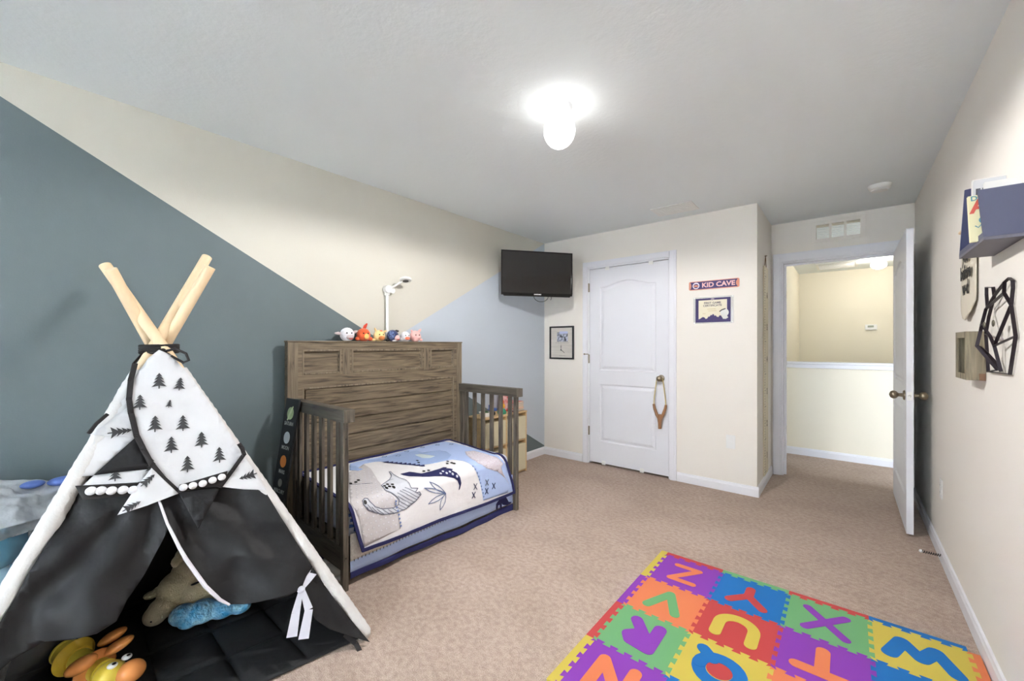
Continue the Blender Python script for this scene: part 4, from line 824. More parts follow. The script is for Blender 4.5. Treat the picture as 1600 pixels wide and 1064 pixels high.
creature('plush_giraffe_head', 'yellow plush giraffe with brown muzzle between the orange and navy toys', .628, yl_, [
    ('muzzle', 'ball', ((.1, .58, .7), .52, (1.1, .8, .8)), br), ear(-1, (.55, 1.6, 0), (.85, 2.3, .1), [.16, .2, .08], yl_), ear(1, (.6, 1.5, 0), (1.35, 1.85, .1), [.15, .2, .08], yl_),
    ('mane_spot', 'ball', ((.1, 1.75, .45), .22, (1.3, .8, .8)), co), ('arm', 'ball', ((-1.15, .25, .1), .32, (1.6, .8, .8)), yl_)], r=.042)
creature('plush_donkey_head', 'navy checked plush donkey with pink muzzle and dark ears', .738, nv, [
    ('muzzle', 'ball', ((.45, .62, .6), .58, (.95, .85, .8)), fuzz('muzzle_pink', rgb(232, 196, 190))), ('mouth', 'tube', ([(.25, .38, 1.05), (.5, .28, 1.12), (.8, .4, 1.0)], [.05, .07, .05]), red_f),
    ear(1, (.3, 1.7, 0), (1.0, 1.75, .3), [.14, .22, .1], black_pl), ('checked_patch', 'ball', ((-.35, 1.0, .25), .78, (.9, 1, .9)), mat('navy_check', rgb(40, 46, 84), .95, col2=rgb(120, 140, 190), vscale=120)),
    ('paw', 'ball', ((-1.05, .2, .3), .3, (1.2, .7, .8)), black_pl), ('foot', 'ball', ((.1, .12, .5), .3, (1.4, .5, .8)), w_)], r=.044)
creature('plush_duck_head', 'white plush duck with a flat orange bill beside the pink pig', .848, w_, [
    ('bill', 'ball', ((.05, .62, .85), .52, (1.0, .62, .7)), co), ('cheek', 'ball', ((-.75, .5, .1), .35, (1, 1, .8)), w_)], r=.039)
creature('plush_pig_head', 'pink plush pig with upright ears, rightmost toy on the headboard', .940, pk, [
    ('snout', 'ball', ((.35, .8, .8), .36, (1.1, .8, .7)), pk), ear(-1, (.55, 1.6, 0), (.85, 2.05, .1), [.2, .2, .08], pk), ear(1, (.6, 1.6, 0), (1.1, 2.25, .1), [.2, .24, .08], pk), ('paw', 'ball', ((1.0, .3, .3), .3, (1, .8, .8)), pk)], r=.044)

# ------------------------------------------------------------------ baby monitor on its pole behind the crib
t = thing('baby_monitor', 'white baby monitor camera on a slim wall pole above the crib', 'baby monitor', (-2.712, 1.80, .0))
px_, py_ = -2.700, 1.796
obj('pole', MB().tube([(px_, py_, .03), (px_, py_, 1.66)], .0115, 14), white_pl, t)
obj('wall_foot', MB().box(XL+.001, px_+.012, py_-.02, py_+.02, .0, .04), white_pl, t, smooth=0, bevel=.004)
obj('pivot', MB().tube([(px_-.016, py_, 1.685), (px_+.028, py_, 1.685)], .030, 24).tube([(px_, py_, 1.64), (px_, py_, 1.70)], .02, 16), white_pl, t, bevel=.003)
obj('pivot_ring', MB().tube([(px_-.014, py_+.035, 1.678), (px_+.020, py_+.035, 1.678)], .024, 24), white_pl, t, bevel=.003)
obj('arm', MB().tube([(px_+.01, py_+.02, 1.69), (px_+.06, py_+.06, 1.73), (px_+.08, py_+.085, 1.752)], [.011, .009, .009], 12), white_pl, t)
cc = Vector((px_+.10, py_+.095, 1.762)); Rc = Vector((.25, -.12, -1)).to_track_quat('Z', 'Y').to_matrix().to_4x4(); Mc = Matrix.Translation(cc) @ Rc
obj('camera_head', MB(Mc).lathe([(.001, -.016), (.025, -.015), (.042, -.006), (.046, .004), (.040, .012), (.024, .014), (.001, .0142)], None, 32), white_pl, t)
obj('lens', MB(Mc).lathe([(.022, .014), (.022, .0165), (.001, .0175)], None, 24), black_pl, t)

# ------------------------------------------------------------------ planets board leaning beside the crib
board_m = mat('board_black', rgb(30, 34, 38), .6)
Bt = Vector((-2.600, 1.036, .945)); Bb = Vector((-2.590, .895, .012))
bu = (Bt-Bb).normalized(); bx = Vector((1, .06, 0)).normalized(); bx = (bx-bu*bx.dot(bu)).normalized(); MBd = frame_M(Bb, bx, bu)
BL = (Bt-Bb).length
t = thing('planet_board', 'tall narrow black board of coloured planets leaning on the near side of the crib', 'wall board', tuple(Bb))
obj('board', MB(MBd).box(0, .150, 0, BL, -.012, 0), board_m, t, smooth=0, bevel=.002)
cap_m = mat('caption_grey', rgb(176, 180, 176), .6)
def planet(nm, word, d_, r, c, extra=None):
    zz = BL-d_
    obj(nm, MB(MBd).prism([(r*math.cos(0)*0+.075+r*math.cos(i*PI/14), zz+r*math.sin(i*PI/14)) for i in range(28)], fz, 0, .0012), mat(nm+'_print', c, .6), t, smooth=0)
    text('caption', word, .030, MBd @ Matrix.Translation((.075, zz-r-.024, .0008)), cap_m, t, .0003, .0004, sx=.9)
planet('saturn', 'SATURN', .085, .036, rgb(164, 184, 140)); planet('moon', 'MOON', .225, .034, rgb(196, 202, 204)); planet('mars', 'MARS', .360, .034, rgb(226, 136, 60))
planet('mercury', 'MERCURY', .480, .022, rgb(150, 150, 140)); planet('sun', 'SUN', .615, .052, rgb(214, 200, 80)); planet('earth', 'EARTH', .775, .034, rgb(120, 160, 180)); planet('jupiter', 'JUPITER', .880, .032, rgb(190, 120, 80))
zz = BL-.085
obj('saturn_ring', MB(MBd).tube([(.075+.046*math.cos(a)*.5-.0*math.sin(a), zz+.040*math.cos(a)+.010*math.sin(a), .0015) for a in [i*PI/12 for i in range(24)]], .0022, 6, closed=True), mat('saturn_ring_print', rgb(196, 210, 170), .6), t)

# ------------------------------------------------------------------ toy organiser beyond the crib with the things on it
pine = mat('pale_pine', rgb(212, 180, 132), .5, var=.08, vscale=8, stretch=(1, 1, 6)); binm = mat('cream_bin_fabric', rgb(214, 204, 172), .85, bump=.15, bscale=300, bdist=.002)
X0, X1, Y0, Y1, ZT = -2.715, -2.492, 2.64, 3.27, .605
t = thing('toy_organiser', 'pale wooden toy organiser with cream bins between the crib and corner', 'shelf unit', (-2.6, 2.95, 0))
for y0, y1 in ((Y0, Y0+.018), (2.945, 2.963), (Y1-.018, Y1)):
    obj('side_panel', MB().box(X0, X1, y0, y1, 0, ZT-.015), pine, t, smooth=0, bevel=.002)
obj('top_board', MB().box(X0-.0, X1+.004, Y0-.004, Y1+.004, ZT-.015, ZT), pine, t, smooth=0, bevel=.003)
for z in (.012, .318): obj('shelf', MB().box(X0, X1-.004, Y0+.018, Y1-.018, z, z+.012), pine, t, smooth=0)
obj('back_panel', MB().box(X0, X0+.006, Y0+.018, Y1-.018, .012, ZT-.015), pine, t, smooth=0)
for i, (y0, y1) in enumerate(((Y0+.022, 2.941), (2.967, Y1-.022))):
    for j, (z0, z1) in enumerate(((.027, .285), (.333, .555))):
        b_ = obj('fabric_bin', MB().box(X0+.012, X1+.006-.0, y0, y1, z0, z1), binm, smooth=0, bevel=.006)
        tag(b_, 'cream fabric bin in the %s %s opening of the toy organiser' % (('lower', 'upper')[j], ('near', 'far')[i]), 'storage bin', 'cream bins in the toy organiser')
toyb = thing('picture_book', 'upright red and white picture book on top of the toy organiser', 'book', (-2.62, 3.05, ZT))
obj('cover', MB().box(-2.62, -2.605, 2.99, 3.12, ZT, ZT+.235), mat('red_cover', rgb(206, 70, 62), .5), toyb, smooth=0, bevel=.002)
obj('cover_art', MB().box(-2.6052, -2.6042, 3.0, 3.11, ZT+.02, ZT+.225), mat('cover_art', rgb(240, 225, 220), .5, col2=rgb(206, 60, 60), vscale=26), toyb, smooth=0)
def stack_book(nm, lb, c, x0, x1, y0, y1, z0, z1, cat='book'):
    b_ = thing(nm, lb, cat, ((x0+x1)/2, (y0+y1)/2, z0), 'books stacked on the toy organiser')
    obj('cover', MB().box(x0, x1, y0, y1, z0, z0+.002).box(x0, x1, y0, y1, z1-.002, z1).box(x0, x1, y0, y0+.002, z0+.002, z1-.002), mat(nm+'_'+lb.split()[0], c, .5), b_, smooth=0)
    obj('pages', MB().box(x0+.003, x1-.003, y0+.002, y1-.004, z0+.002, z1-.002), paper, b_, smooth=0)
zz = ZT
for i, (nmc, c, h_) in enumerate((('maroon', rgb(110, 40, 50), .012), ('white', rgb(232, 226, 220), .014), ('salmon', rgb(226, 150, 130), .012), ('ivory', rgb(236, 228, 206), .016), ('pink', rgb(226, 180, 176), .013), ('grey', rgb(190, 188, 186), .013), ('rose', rgb(214, 130, 124), .014))):
    stack_book('board_book', '%s board book in the low stack at the far end of the toy organiser' % nmc, c, -2.70+.006*(i % 2), -2.52+.006*(i % 3), 3.10+.008*(i % 2), 3.255-.005*(i % 3), zz, zz+h_); zz += h_
tt = thing('toy_figure', 'yellow and orange toy figure standing on the toy organiser', 'toy', (-2.55, 2.93, ZT))
ym = mat('toy_yellow', rgb(236, 176, 48), .4)
obj('body', MB().ball((-2.55, 2.955, ZT+.075), .032, (1, 1, .85)), ym, tt); obj('head', MB().ball((-2.55, 2.955, ZT+.115), .022), mat('toy_orange', rgb(222, 110, 50), .4), tt)
obj('base', MB().lathe([(.04, 0), (.045, .02), (.03, .045), (.02, .05)], Matrix.Translation((-2.55, 2.955, ZT)), 20), mat('toy_green', rgb(50, 140, 110), .4), tt)
tt = thing('toy_plane', 'small blue toy aeroplane on top of the toy organiser', 'toy', (-2.56, 2.82, ZT))
bm_ = mat('toy_blue', rgb(62, 100, 170), .4)
obj('fuselage', MB().tube([(-2.60, 2.83, ZT+.055), (-2.56, 2.83, ZT+.06), (-2.51, 2.83, ZT+.055)], [.012, .02, .01], 12), bm_, tt)
obj('wing', MB().box(-2.575, -2.545, 2.775, 2.885, ZT+.058, ZT+.064), bm_, tt, smooth=0, bevel=.002); obj('tail', MB().box(-2.605, -2.59, 2.827, 2.833, ZT+.06, ZT+.095), bm_, tt, smooth=0)
obj('wheel', MB().tube([(-2.55, 2.82, ZT+.02), (-2.55, 2.84, ZT+.02)], .02, 16), black_pl, tt); obj('wheel_strut', MB().tube([(-2.55, 2.83, ZT+.03), (-2.55, 2.83, ZT+.05)], .004, 6), black_pl, tt)
tt = thing('toy_tub', 'low white tub with dark contents on the toy organiser near the crib', 'tub', (-2.6, 2.74, ZT))
obj('tub_wall', MB().lathe([(.045, 0), (.055, .04), (.057, .04), (.05, .036), (.042, .004), (.001, .004)], Matrix.Translation((-2.58, 2.75, ZT)), 24), white_pl, tt)
obj('contents', MB().ball((-2.58, 2.75, ZT+.03), .04, (1, 1, .5)), mat('dark_green_toy', rgb(52, 84, 44), .6), tt)
# ------------------------------------------------------------------ play teepee
TA, TBf, TCf, TD = Vector((-1.596, .966, 0)), Vector((-1.852, -.258, 0)), Vector((-2.655, -.085, 0)), Vector((-2.655, .955, 0))
TOPS = [Vector((-2.329, .233, 1.587)), Vector((-2.314, .572, 1.674)), Vector((-2.123, .536, 1.599)), Vector((-2.182, .233, 1.554))]
FEET = [TA, TBf, TCf, TD]; LP = Vector((-2.183, .376, 1.244))
tp = thing('play_teepee', 'black and white childrens teepee tent with pine tree print and wooden poles', 'teepee', (-2.2, .40, 0))
pole_m = mat('bare_pine_pole', rgb(232, 206, 168), .5, var=.05, vscale=5, stretch=(6, 6, .6))
sleeve_m = mat('white_canvas_sleeve', rgb(212, 210, 208), .95, bump=.5, bscale=34, bdist=.010)
white_c = mat('white_canvas', rgb(210, 210, 212), .9, bump=.2, bscale=22, bdist=.008)
black_c = mat('black_canvas', rgb(21, 20, 22), .6, bump=.35, bscale=14, bdist=.015, spec=.35)
black_t = mat('black_trim_tape', rgb(30, 26, 26), .8)
tree_m = mat('charcoal_print', rgb(58, 58, 60), .9)
for i, (f, tpp) in enumerate(zip(FEET, TOPS)):
    d = (tpp-f).normalized(); f2 = f+d*.02
    obj('pole', MB().tube([f2, tpp], .0205, 24), pole_m, tp, bevel=.002)
    s1 = (1.155 if i in (0, 1) else 1.14)/tpp.z      # sleeve stops just under the lashing
    n_ = 90; pts = []; rs = []
    for k in range(n_+1):
        u = .012+(s1-.012)*k/n_; pts.append(f+(tpp-f)*u)
        rs.append(.0262+.0022*noise.noise(Vector((u*90, i*7.3, 0)))+.0008*math.sin(u*400+i)+.003*(1-u))
    obj('pole_sleeve', MB().tube(pts, rs, 18), sleeve_m, tp, smooth=60)
    obj('foot_cap', MB().ball(f+d*.028, .026), sleeve_m, tp)
# lashing round the crossing
lz = 1.246; cx_, cy_ = -2.222, .385
ln = MB()
for q in range(4):
    ln.tube([(cx_+(.062+.002*math.sin(3*a))*math.cos(a), cy_+(.062+.002*math.cos(2*a))*math.sin(a), lz-.014+q*.009+.002*math.sin(a)) for a in [i*PI/14 for i in range(28)]], .0065, 8, closed=True)
obj('lashing', ln, black_t, tp)
# front face coordinates: a along the ground edge from the near left foot, b up the cloth
eF = (TA-TBf).normalized(); WF = (TA-TBf).length; apx = (LP-TBf).dot(eF); upF = (LP-TBf)-eF*apx; HF = upF.length; upF.normalize(); nF = eF.cross(upF)
if nF.x < 0: nF = -nF
def front(off=0.0, folds=0.0):
    def f(a, b):
        w0 = off
        if folds:
            w0 += folds*(noise.noise(Vector((a*7, b*3.2, 1.5)))+.55*noise.noise(Vector((a*15+b*6, b*7, 4)))-.1)
            if folds > .015:
                w0 += folds*.9*(1-2*abs(noise.noise(Vector((a*6+b*4, b*4-a*2, 7)))))*min(1, max(0, (.78-b)*4)); q_ = math.atan2(a-.56, .86-b); w0 += folds*.7*math.sin(q_*13+2*noise.noise(Vector((a*5, b*5, 0))))*min(1, max(0, (.80-b)*4))
        return TBf+eF*a+upF*b+nF*w0
    return f
G = DATA['t']
def cloth(name, poly, off, m_, parent=tp, folds=0.0, step=.03, solid=.0015):
    return obj(name, MB().sheet(poly, front(off, folds), step), m_, parent, solid=solid, smooth=60, offset=0)
# side and back walls of the tent
def wall_cloth(name, P, Q, inward=0.0, nu=22, nv=30, top=.985, zsplit=.62):
    mb = MB()
    def fn(u, v_):
        v2 = v_*top; b_ = P.lerp(Q, u); p = b_.lerp(LP, v2)
        n_ = (Q-P).cross(LP-P).normalized(); c_ = Vector((-2.2, .4, p.z))
        if n_.dot(c_-p) < 0: n_ = -n_
        s_ = .035*math.sin(PI*u)*(1-v2)+.008*noise.noise(Vector((u*8, v_*6, P.x*3)))
        p = p+n_*max(0.0, s_)+Vector((0, 0, .02*(1-v2))); p.x = max(p.x, XL+.012); return p
    mb.grid(fn, nu, nv); mb.mi = [0 if (k//nu) < nv*zsplit else 1 for k in range(len(mb.f))]
    return obj(name, mb, [black_c, white_c], tp, solid=.0015, smooth=60, offset=0)
wall_cloth('side_panel', TBf, TCf); wall_cloth('back_panel', TCf, TD); wall_cloth('side_panel', TD, TA)
# front cloth pieces
cloth('door_flap_left', G['left_drape'], .016, black_c, folds=.026, step=.02)
rd = cloth('door_flap_right', G['right_drape'], .022, black_c, folds=.024, step=.018)
cloth('door_flap_tail', G['drape_tail'], .020, black_c, folds=.02, step=.02)
# low valance part of the flap between the tail and the ground on both sides
cloth('upper_panel', G['upper_left'], .020, white_c, folds=.006)
wb = cloth('band_left', G['band_left'], .028, white_c, folds=.005)
cloth('flag', G['flag_white_left'], .026, white_c, folds=.004); cloth('flag', G['flag_black_left'], .036, black_c, folds=.004)
bib = cloth('tree_print_panel', G['bib'], .040, white_c, folds=.010, step=.02)
cloth('flag', G['flag_black_mid'], .046, black_c, folds=.003)
cloth('flag', G['flag_white_mid'], .048, white_c, folds=.003); cloth('flag', G['flag_white_right'], .046, white_c, folds=.003)
cloth('pompom_tape', G['bib_strip'], .052, black_t, bib, folds=.004)
cloth('pompom_tape', [(G['poms_left'][0][0]-.04, G['poms_left'][0][1]+.026), (G['poms_left'][-1][0]+.03, G['poms_left'][-1][1]+.022), (G['poms_left'][-1][0]+.03, G['poms_left'][-1][1]-.022), (G['poms_left'][0][0]-.02, G['poms_left'][0][1]-.024)], .032, black_t, wb, folds=.003)
for p in G['poms_left']: obj('pompom', MB().ball(front(.040)(*p), .0150, (1, 1, .95)), fuzz('white_pompom', rgb(236, 236, 240)), wb)
for p in G['poms_mid']: obj('pompom', MB().ball(front(.060)(*p), .0135, (1, 1, .95)), fuzz('white_pompom', rgb(236, 236, 240)), bib)
def tape(name, key, off, w_, parent):
    mb = MB(); ribbon(mb, G[key], w_, front(off, .010)); return obj(name, mb, black_t, parent, solid=.003, smooth=60, offset=0)
tape('edge_trim', 'trim_left', .046, .0085, bib); tape('edge_trim', 'trim_right', .054, .0075, bib)
# white piping along the edge of the right flap
pp = [front(.030, .024)(*p) for p in G['right_drape'][:8]]
obj('piping', MB().tube(pp, [.004, .0045, .006, .007, .007, .007, .006, .004], 8), mat('white_piping', rgb(226, 222, 230), .8), rd)
def tree_poly(c, s, rot):
    k = .035*s; half = [(0, 1.0), (.26, .60), (.07, .66), (.40, .22), (.10, .33), (.50, -.16), (.14, -.03), (.62, -.58), (.06, -.46), (.05, -.80)]
    pts = half+[(-a, b) for a, b in half[::-1]][:-1]
    ca_, sa_ = math.cos(rot), math.sin(rot)
    return [(c[0]+(a*ca_-b*sa_)*k*1.05, c[1]+(a*sa_+b*ca_)*k) for a, b in pts]
for i, (c, s, rot) in enumerate(G['trees']):
    par = bib; off = .0425
    if i == 12: par, off = tp, .0475
    if i == 13: par, off = tp, .0275
    if i == 14: par, off = wb, .031
    if i in (15, 16): par, off = tp, .0500
    fo = .010 if par is bib else .003
    if i == 13: fo = .004
    obj('pine_tree_print', MB().sheet(tree_poly(c, s, rot), front(off+.0015, fo), .015), tree_m, par, solid=.0006, smooth=0, offset=0)
# tie-back, bow at the top, straps
wt = mat('white_tie_cotton', rgb(206, 206, 216), .9)
def strip(name, pts2, w_, off0, off1, m_, parent, solid=.002):
    mb = MB(); n_ = len(pts2)
    for k in range(n_-1):
        p, q = Vector(pts2[k]), Vector(pts2[k+1]); d = (q-p).normalized(); s_ = Vector((-d.y, d.x))
        wa, wb_ = (w_[k], w_[k+1]); oa = off0+(off1-off0)*k/(n_-1); ob = off0+(off1-off0)*(k+1)/(n_-1)
        mb.add([front(oa)(*(p-s_*wa)), front(ob)(*(q-s_*wb_)), front(ob)(*(q+s_*wb_)), front(oa)(*(p+s_*wa))], [(0, 1, 2, 3)])
    return obj(name, mb, m_, parent, solid=solid, smooth=0, offset=0)
strip('tie_band', G['tie_up'], [.009, .013, .017], .05, .03, wt, tp)
for tl in G['tails']: strip('tie_tail', tl, [.008, .015, .019], .055, .05, wt, tp)
obj('tie_knot', MB().ball(front(.055)(*G['knot']), .015, (1, 1, .8)), wt, tp)
strip('ground_strap', G['strap'], [.008, .009, .009, .010], .02, .06, black_t, tp)
Lc = Vector((-2.15, .42, 1.25))
rt = (Vector((math.cos(.687), math.sin(.687), 0)))       # sideways direction of the bow
bow = MB(); b0 = Vector((cx_, cy_, 0))+Vector((.055, -.01, 1.235))+rt*.015
for loop in ([(0, 0), (.05, .012), (.095, -.008), (.105, -.035), (.085, -.045), (.04, -.022), (0, 0)], [(0, 0), (.015, -.045), (.012, -.095), (.035, -.115), (.062, -.10), (.068, -.075), (.03, -.02), (0, 0)], [(0, 0), (.03, -.03), (.06, -.07), (.072, -.095)]):
    bow.tube([b0+rt*p[0]+Vector((0, 0, p[1]))+Vector((.008*math.sin(p[0]*60), 0, 0)) for p in loop], .0052, 8)
bow.ball(b0, .014); obj('bow', bow, black_t, tp)
b1 = Vector((cx_, cy_, 0))+Vector((.04, -.045, 1.235))-rt*.012
obj('side_tie', MB().tube([b1, b1-rt*.045+Vector((.02, 0, -.045)), b1-rt*.06+Vector((.03, 0, -.11)), b1-rt*.09+Vector((.04, 0, -.16))], .011, 8, flat=.35).tube([b1-rt*.055+Vector((.03, 0, -.09)), b1-rt*.072+Vector((.05, 0, -.20)), b1-rt*.085+Vector((.055, 0, -.24))], .008, 8, flat=.35), black_t, tp)
tb = front(.05)(G['flag_white_left'][0][0], G['flag_white_left'][0][1])
obj('flag_tie', MB().tube([tb, tb+Vector((-.01, .02, .03)), tb+Vector((-.02, .05, .06))], .006, 6), black_t, tp)

# quilted floor mat in and in front of the tent
pad_m = mat('black_quilted_cloth', rgb(22, 22, 24), .75, bump=.3, bscale=30, bdist=.006)
q0 = Vector((-1.610, .955, 0)); q1 = Vector((-1.80, -.10, 0)); q2 = Vector((-2.62, .0, 0)); q3 = Vector((-2.62, .93, 0))
def padz(u, v_):
    p = q0.lerp(q1, u).lerp(q3.lerp(q2, u), v_)
    su = abs(math.sin(PI*u*5)); sv = abs(math.sin(PI*v_*4)); ed = min(u, 1-u, v_, 1-v_)
    return p+Vector((0, 0, .006+.014*min(1, (su*sv)**.25*1.1)*min(1, ed*30+.2)))
pm_ = MB(); pm_.grid(padz, 80, 64)
po = obj('padded_mat', pm_, pad_m, smooth=60, solid=.004); tag(po, 'black quilted square mat covering the floor of the teepee', 'floor mat')

# ------------------------------------------------------------------ soft toys inside the tent
def blob(name, balls, m_, parent=None, voxel=.006, sm=4):
    mb = MB()
    for c, r, s3, *R in balls: mb.ball(c, r, s3, R[0] if R else None, 16, 10)
    o = obj(name, mb, m_, parent, smooth=180)
    q = o.modifiers.new('remesh', 'REMESH'); q.mode = 'VOXEL'; q.voxel_size = voxel; q.use_smooth_shade = True
    q = o.modifiers.new('smooth', 'SMOOTH'); q.iterations = sm; q.factor = .6
    return o
tan = fuzz('tan_fur', rgb(240, 222, 186), .9); blf = mat('blue_fur', rgb(40, 160, 228), .95, bump=.9, bscale=70, bdist=.012, col2=rgb(160, 216, 240), vscale=16, sheen=.3)
t = thing('plush_dog', 'tan plush dog with a brown eye patch lying inside the teepee', 'plush toy', (-2.42, .55, .02))
blob('body', [((-2.45, .58, .15), .115, (1, 1.05, 1.05)), ((-2.42, .49, .125), .085, (1, 1, .95)), ((-2.375, .425, .085), .052, (1, 1.1, .9)), ((-2.36, .395, .07), .046, (1, 1, .9)), ((-2.50, .66, .13), .10, (1, 1, 1)), ((-2.35, .56, .10), .085, (1, 1, .9))], tan, t)
blob('ear', [((-2.47, .515, .255), .032, (.8, 1, 1)), ((-2.455, .495, .235), .03, (.8, 1, 1)), ((-2.48, .54, .27), .026, (.8, 1, .8))], tan, t, .005)
blob('paw', [((-2.47, .40, .115), .024, (1, 1.3, .7)), ((-2.475, .43, .12), .026, (1, 1, .8))], tan, t, .005)
blob('paw', [((-2.30, .60, .06), .04, (1, 1.2, .8))], tan, t, .005)
obj('eye_patch', MB().ball((-2.285, .585, .155), .030, (.45, 1.0, .75)), mat('brown_patch', rgb(128, 76, 34), .9), t)
obj('nose', MB().ball((-2.325, .378, .068), .008, (.7, 1, .8)), ink, t); obj('eye', MB().ball((-2.318, .53, .165), .012, (.5, 1.6, .4)), ink, t)
t = obj('fur_cushion', MB(), blf) if False else blob('blue_plush', [((-2.255, .47, .078), .052, (1, 1, .8)), ((-2.215, .53, .080), .062, (1, 1, .75)), ((-2.185, .60, .074), .058, (.9, 1, .75)), ((-2.155, .66, .060), .04, (.9, 1.1, .7)), ((-2.215, .48, .062), .04, (1, 1, .7))], blf, None, .006, 3)
tag(t, 'fluffy bright blue plush lying in front of the tan dog', 'plush toy')

# ------------------------------------------------------------------ yellow toy with orange ears lying at the tent door
ylw = mat('glossy_yellow_plastic', rgb(248, 222, 84), .28, spec=.5); ylb = mat('amber_yellow_plastic', rgb(250, 210, 72), .28); orn = mat('glossy_orange_plastic', rgb(244, 160, 90), .22)
t = thing('giraffe_toy', 'yellow plastic animal toy with orange ears lying on the black mat', 'toy', (-2.05, .19, .03))
pA = Vector((-2.295, .120, .100)); pB = Vector((-1.92, .262, .074)); ax_ = (pB-pA).normalized(); Rt = ax_.to_track_quat('Z', 'Y').to_matrix().to_4x4(); Mg = Matrix.Translation(pA) @ Rt
obj('neck', MB(Mg).lathe([(.001, .0), (.038, .0), (.040, .012), (.036, .055), (.033, .058), (.035, .08), (.035, .20), (.040, .24)], None, 36), ylw, t)
obj('brim', MB(Mg).lathe([(.045, .052), (.058, .056), (.062, .062), (.058, .068), (.05, .074), (.041, .090)], None, 40), ylb, t)
obj('base_rim', MB(Mg).lathe([(.036, -.003), (.042, -.001), (.042, .005), (.038, .010)], None, 36), ylw, t)
obj('collar', MB(Mg).ball((0, 0, .190), .054, (1.15, 1.15, .42)), orn, t)
up_g = Mg.to_3x3() @ Vector((0, 1, 0))
hc = pA+ax_*.275
obj('head', MB().ball(hc, .047, (1, 1, .95)), ylw, t)
obj('muzzle', MB().ball(hc+Vector((.036, .050, .000)), .043, (.9, 1, .85)), orn, t)
for c, s3 in ((pA+ax_*.140+Vector((-.02, .07, .050)), (1.15, .8, .42)), (pA+ax_*.205+Vector((-.01, .055, .048)), (1.2, .85, .42)), (pA+ax_*.180+Vector((.045, -.035, .048)), (1.2, .75, .55))):
    obj('ear', MB().ball(c, .045, s3, Matrix.Rotation(.75, 3, 'Z') @ Matrix.Rotation(-.5, 3, 'Y')), orn, t)
for dy, q in ((.0, 1), (.040, 1)):
    e_ = hc+Vector((.018-.016*(dy > 0), .004+dy, .040)); obj('eye_white', MB().ball(e_, .015, (1, 1, .55)), white_pl, t); obj('pupil', MB().ball(e_+Vector((.006, .004, .0075)), .006, (1, 1, .5)), ink, t)

# ------------------------------------------------------------------ bag of balloons behind the tent
bag_m = mat('translucent_plastic', rgb(226, 232, 238), .22, alpha=.16, bump=.7, bscale=9, bdist=.02, spec=.7)
t = thing('plastic_bag', 'large translucent plastic bag of balloons behind the teepee at the left wall', 'bag', (-2.45, -.35, 0))
def bagf(u, v_):
    a = 2*PI*u; z = v_; prof = (.78+.30*math.sin(PI*min(1, z*1.05)**.8)) if z < .85 else (1.0*max(0.0, 1-(z-.85)/.15)**.5)
    rx, ry = .235*prof, .40*prof
    p = Vector((-2.46+rx*math.cos(a), -.22+ry*math.sin(a), .01+.725*z))
    n_ = noise.noise(Vector((math.cos(a)*2.2, math.sin(a)*2.2, z*4)))*.035+noise.noise(Vector((math.cos(a)*6, math.sin(a)*6, z*10)))*.014
    p += Vector((math.cos(a), math.sin(a), .7*(z > .8)))*n_; p.x = max(p.x, XL+.02); return p
mb = MB(); mb.grid(bagf, 72, 44); obj('bag_skin', mb, bag_m, t, smooth=180)
def foldf(u, v_):
    z = .80+.20*v_; p = bagf(u, min(z, .995)); c = Vector((-2.46, -.22, p.z)); d = (p-c); d.z = 0
    r_ = 1-abs(noise.noise(Vector((p.x*9, p.y*9, p.z*11))))*2; r2 = 1-abs(noise.noise(Vector((p.x*22, p.y*22, p.z*22+5))))*2
    q = p+d.normalized()*(.010+.022*r_+.009*r2)+Vector((0, 0, (.022*r_+.012*r2)*v_)); q.x = max(q.x, XL+.016); return q
mb = MB(); mb.grid(foldf, 170, 50)
obj('gathered_folds', mb, mat('frosted_plastic', rgb(226, 230, 234), .35, bump=.8, bscale=22, bdist=.015, alpha=.72, spec=.7), t, smooth=180)
obj('blue_print', MB().ball((-2.44, .045, .722), .028, (1, 1.2, .5)).ball((-2.46, .125, .712), .034, (1, 1.3, .5)), mat('blue_ribbon_print', rgb(96, 124, 196), .5), t)
bal = mat('sky_blue_balloon', rgb(110, 196, 232), .25, spec=.6)
def balloon(label, c, r, m_=bal):
    b_ = thing('balloon', label, 'balloon', c, None)
    prof = []
    for i in range(19):
        a = PI*i/18; prof.append((max(1e-4, math.sin(a)*r*(1-.06*math.cos(a))), -math.cos(a)*r*1.08))
    M = Matrix.Translation(c) @ Matrix.Rotation(.5, 4, 'X'); obj('envelope', MB(M).lathe(prof, None, 32), m_, b_); obj('knot', MB(M).lathe([(.010, -r*1.08-.018), (.004, -r*1.08-.008), (.003, -r*1.06)], None, 12), m_, b_)
balloon('bright sky blue balloon at the left picture edge inside the clear bag', (-2.42, -.060, .535), .095)
balloon('greyer blue balloon low in the clear bag beside the tent pole', (-2.50, .030, .365), .095, mat('dull_blue_balloon', rgb(120, 164, 184), .3))
balloon('mustard yellow balloon at the bottom of the clear bag', (-2.36, -.115, .30), .065, mat('mustard_balloon', rgb(190, 160, 90), .3))

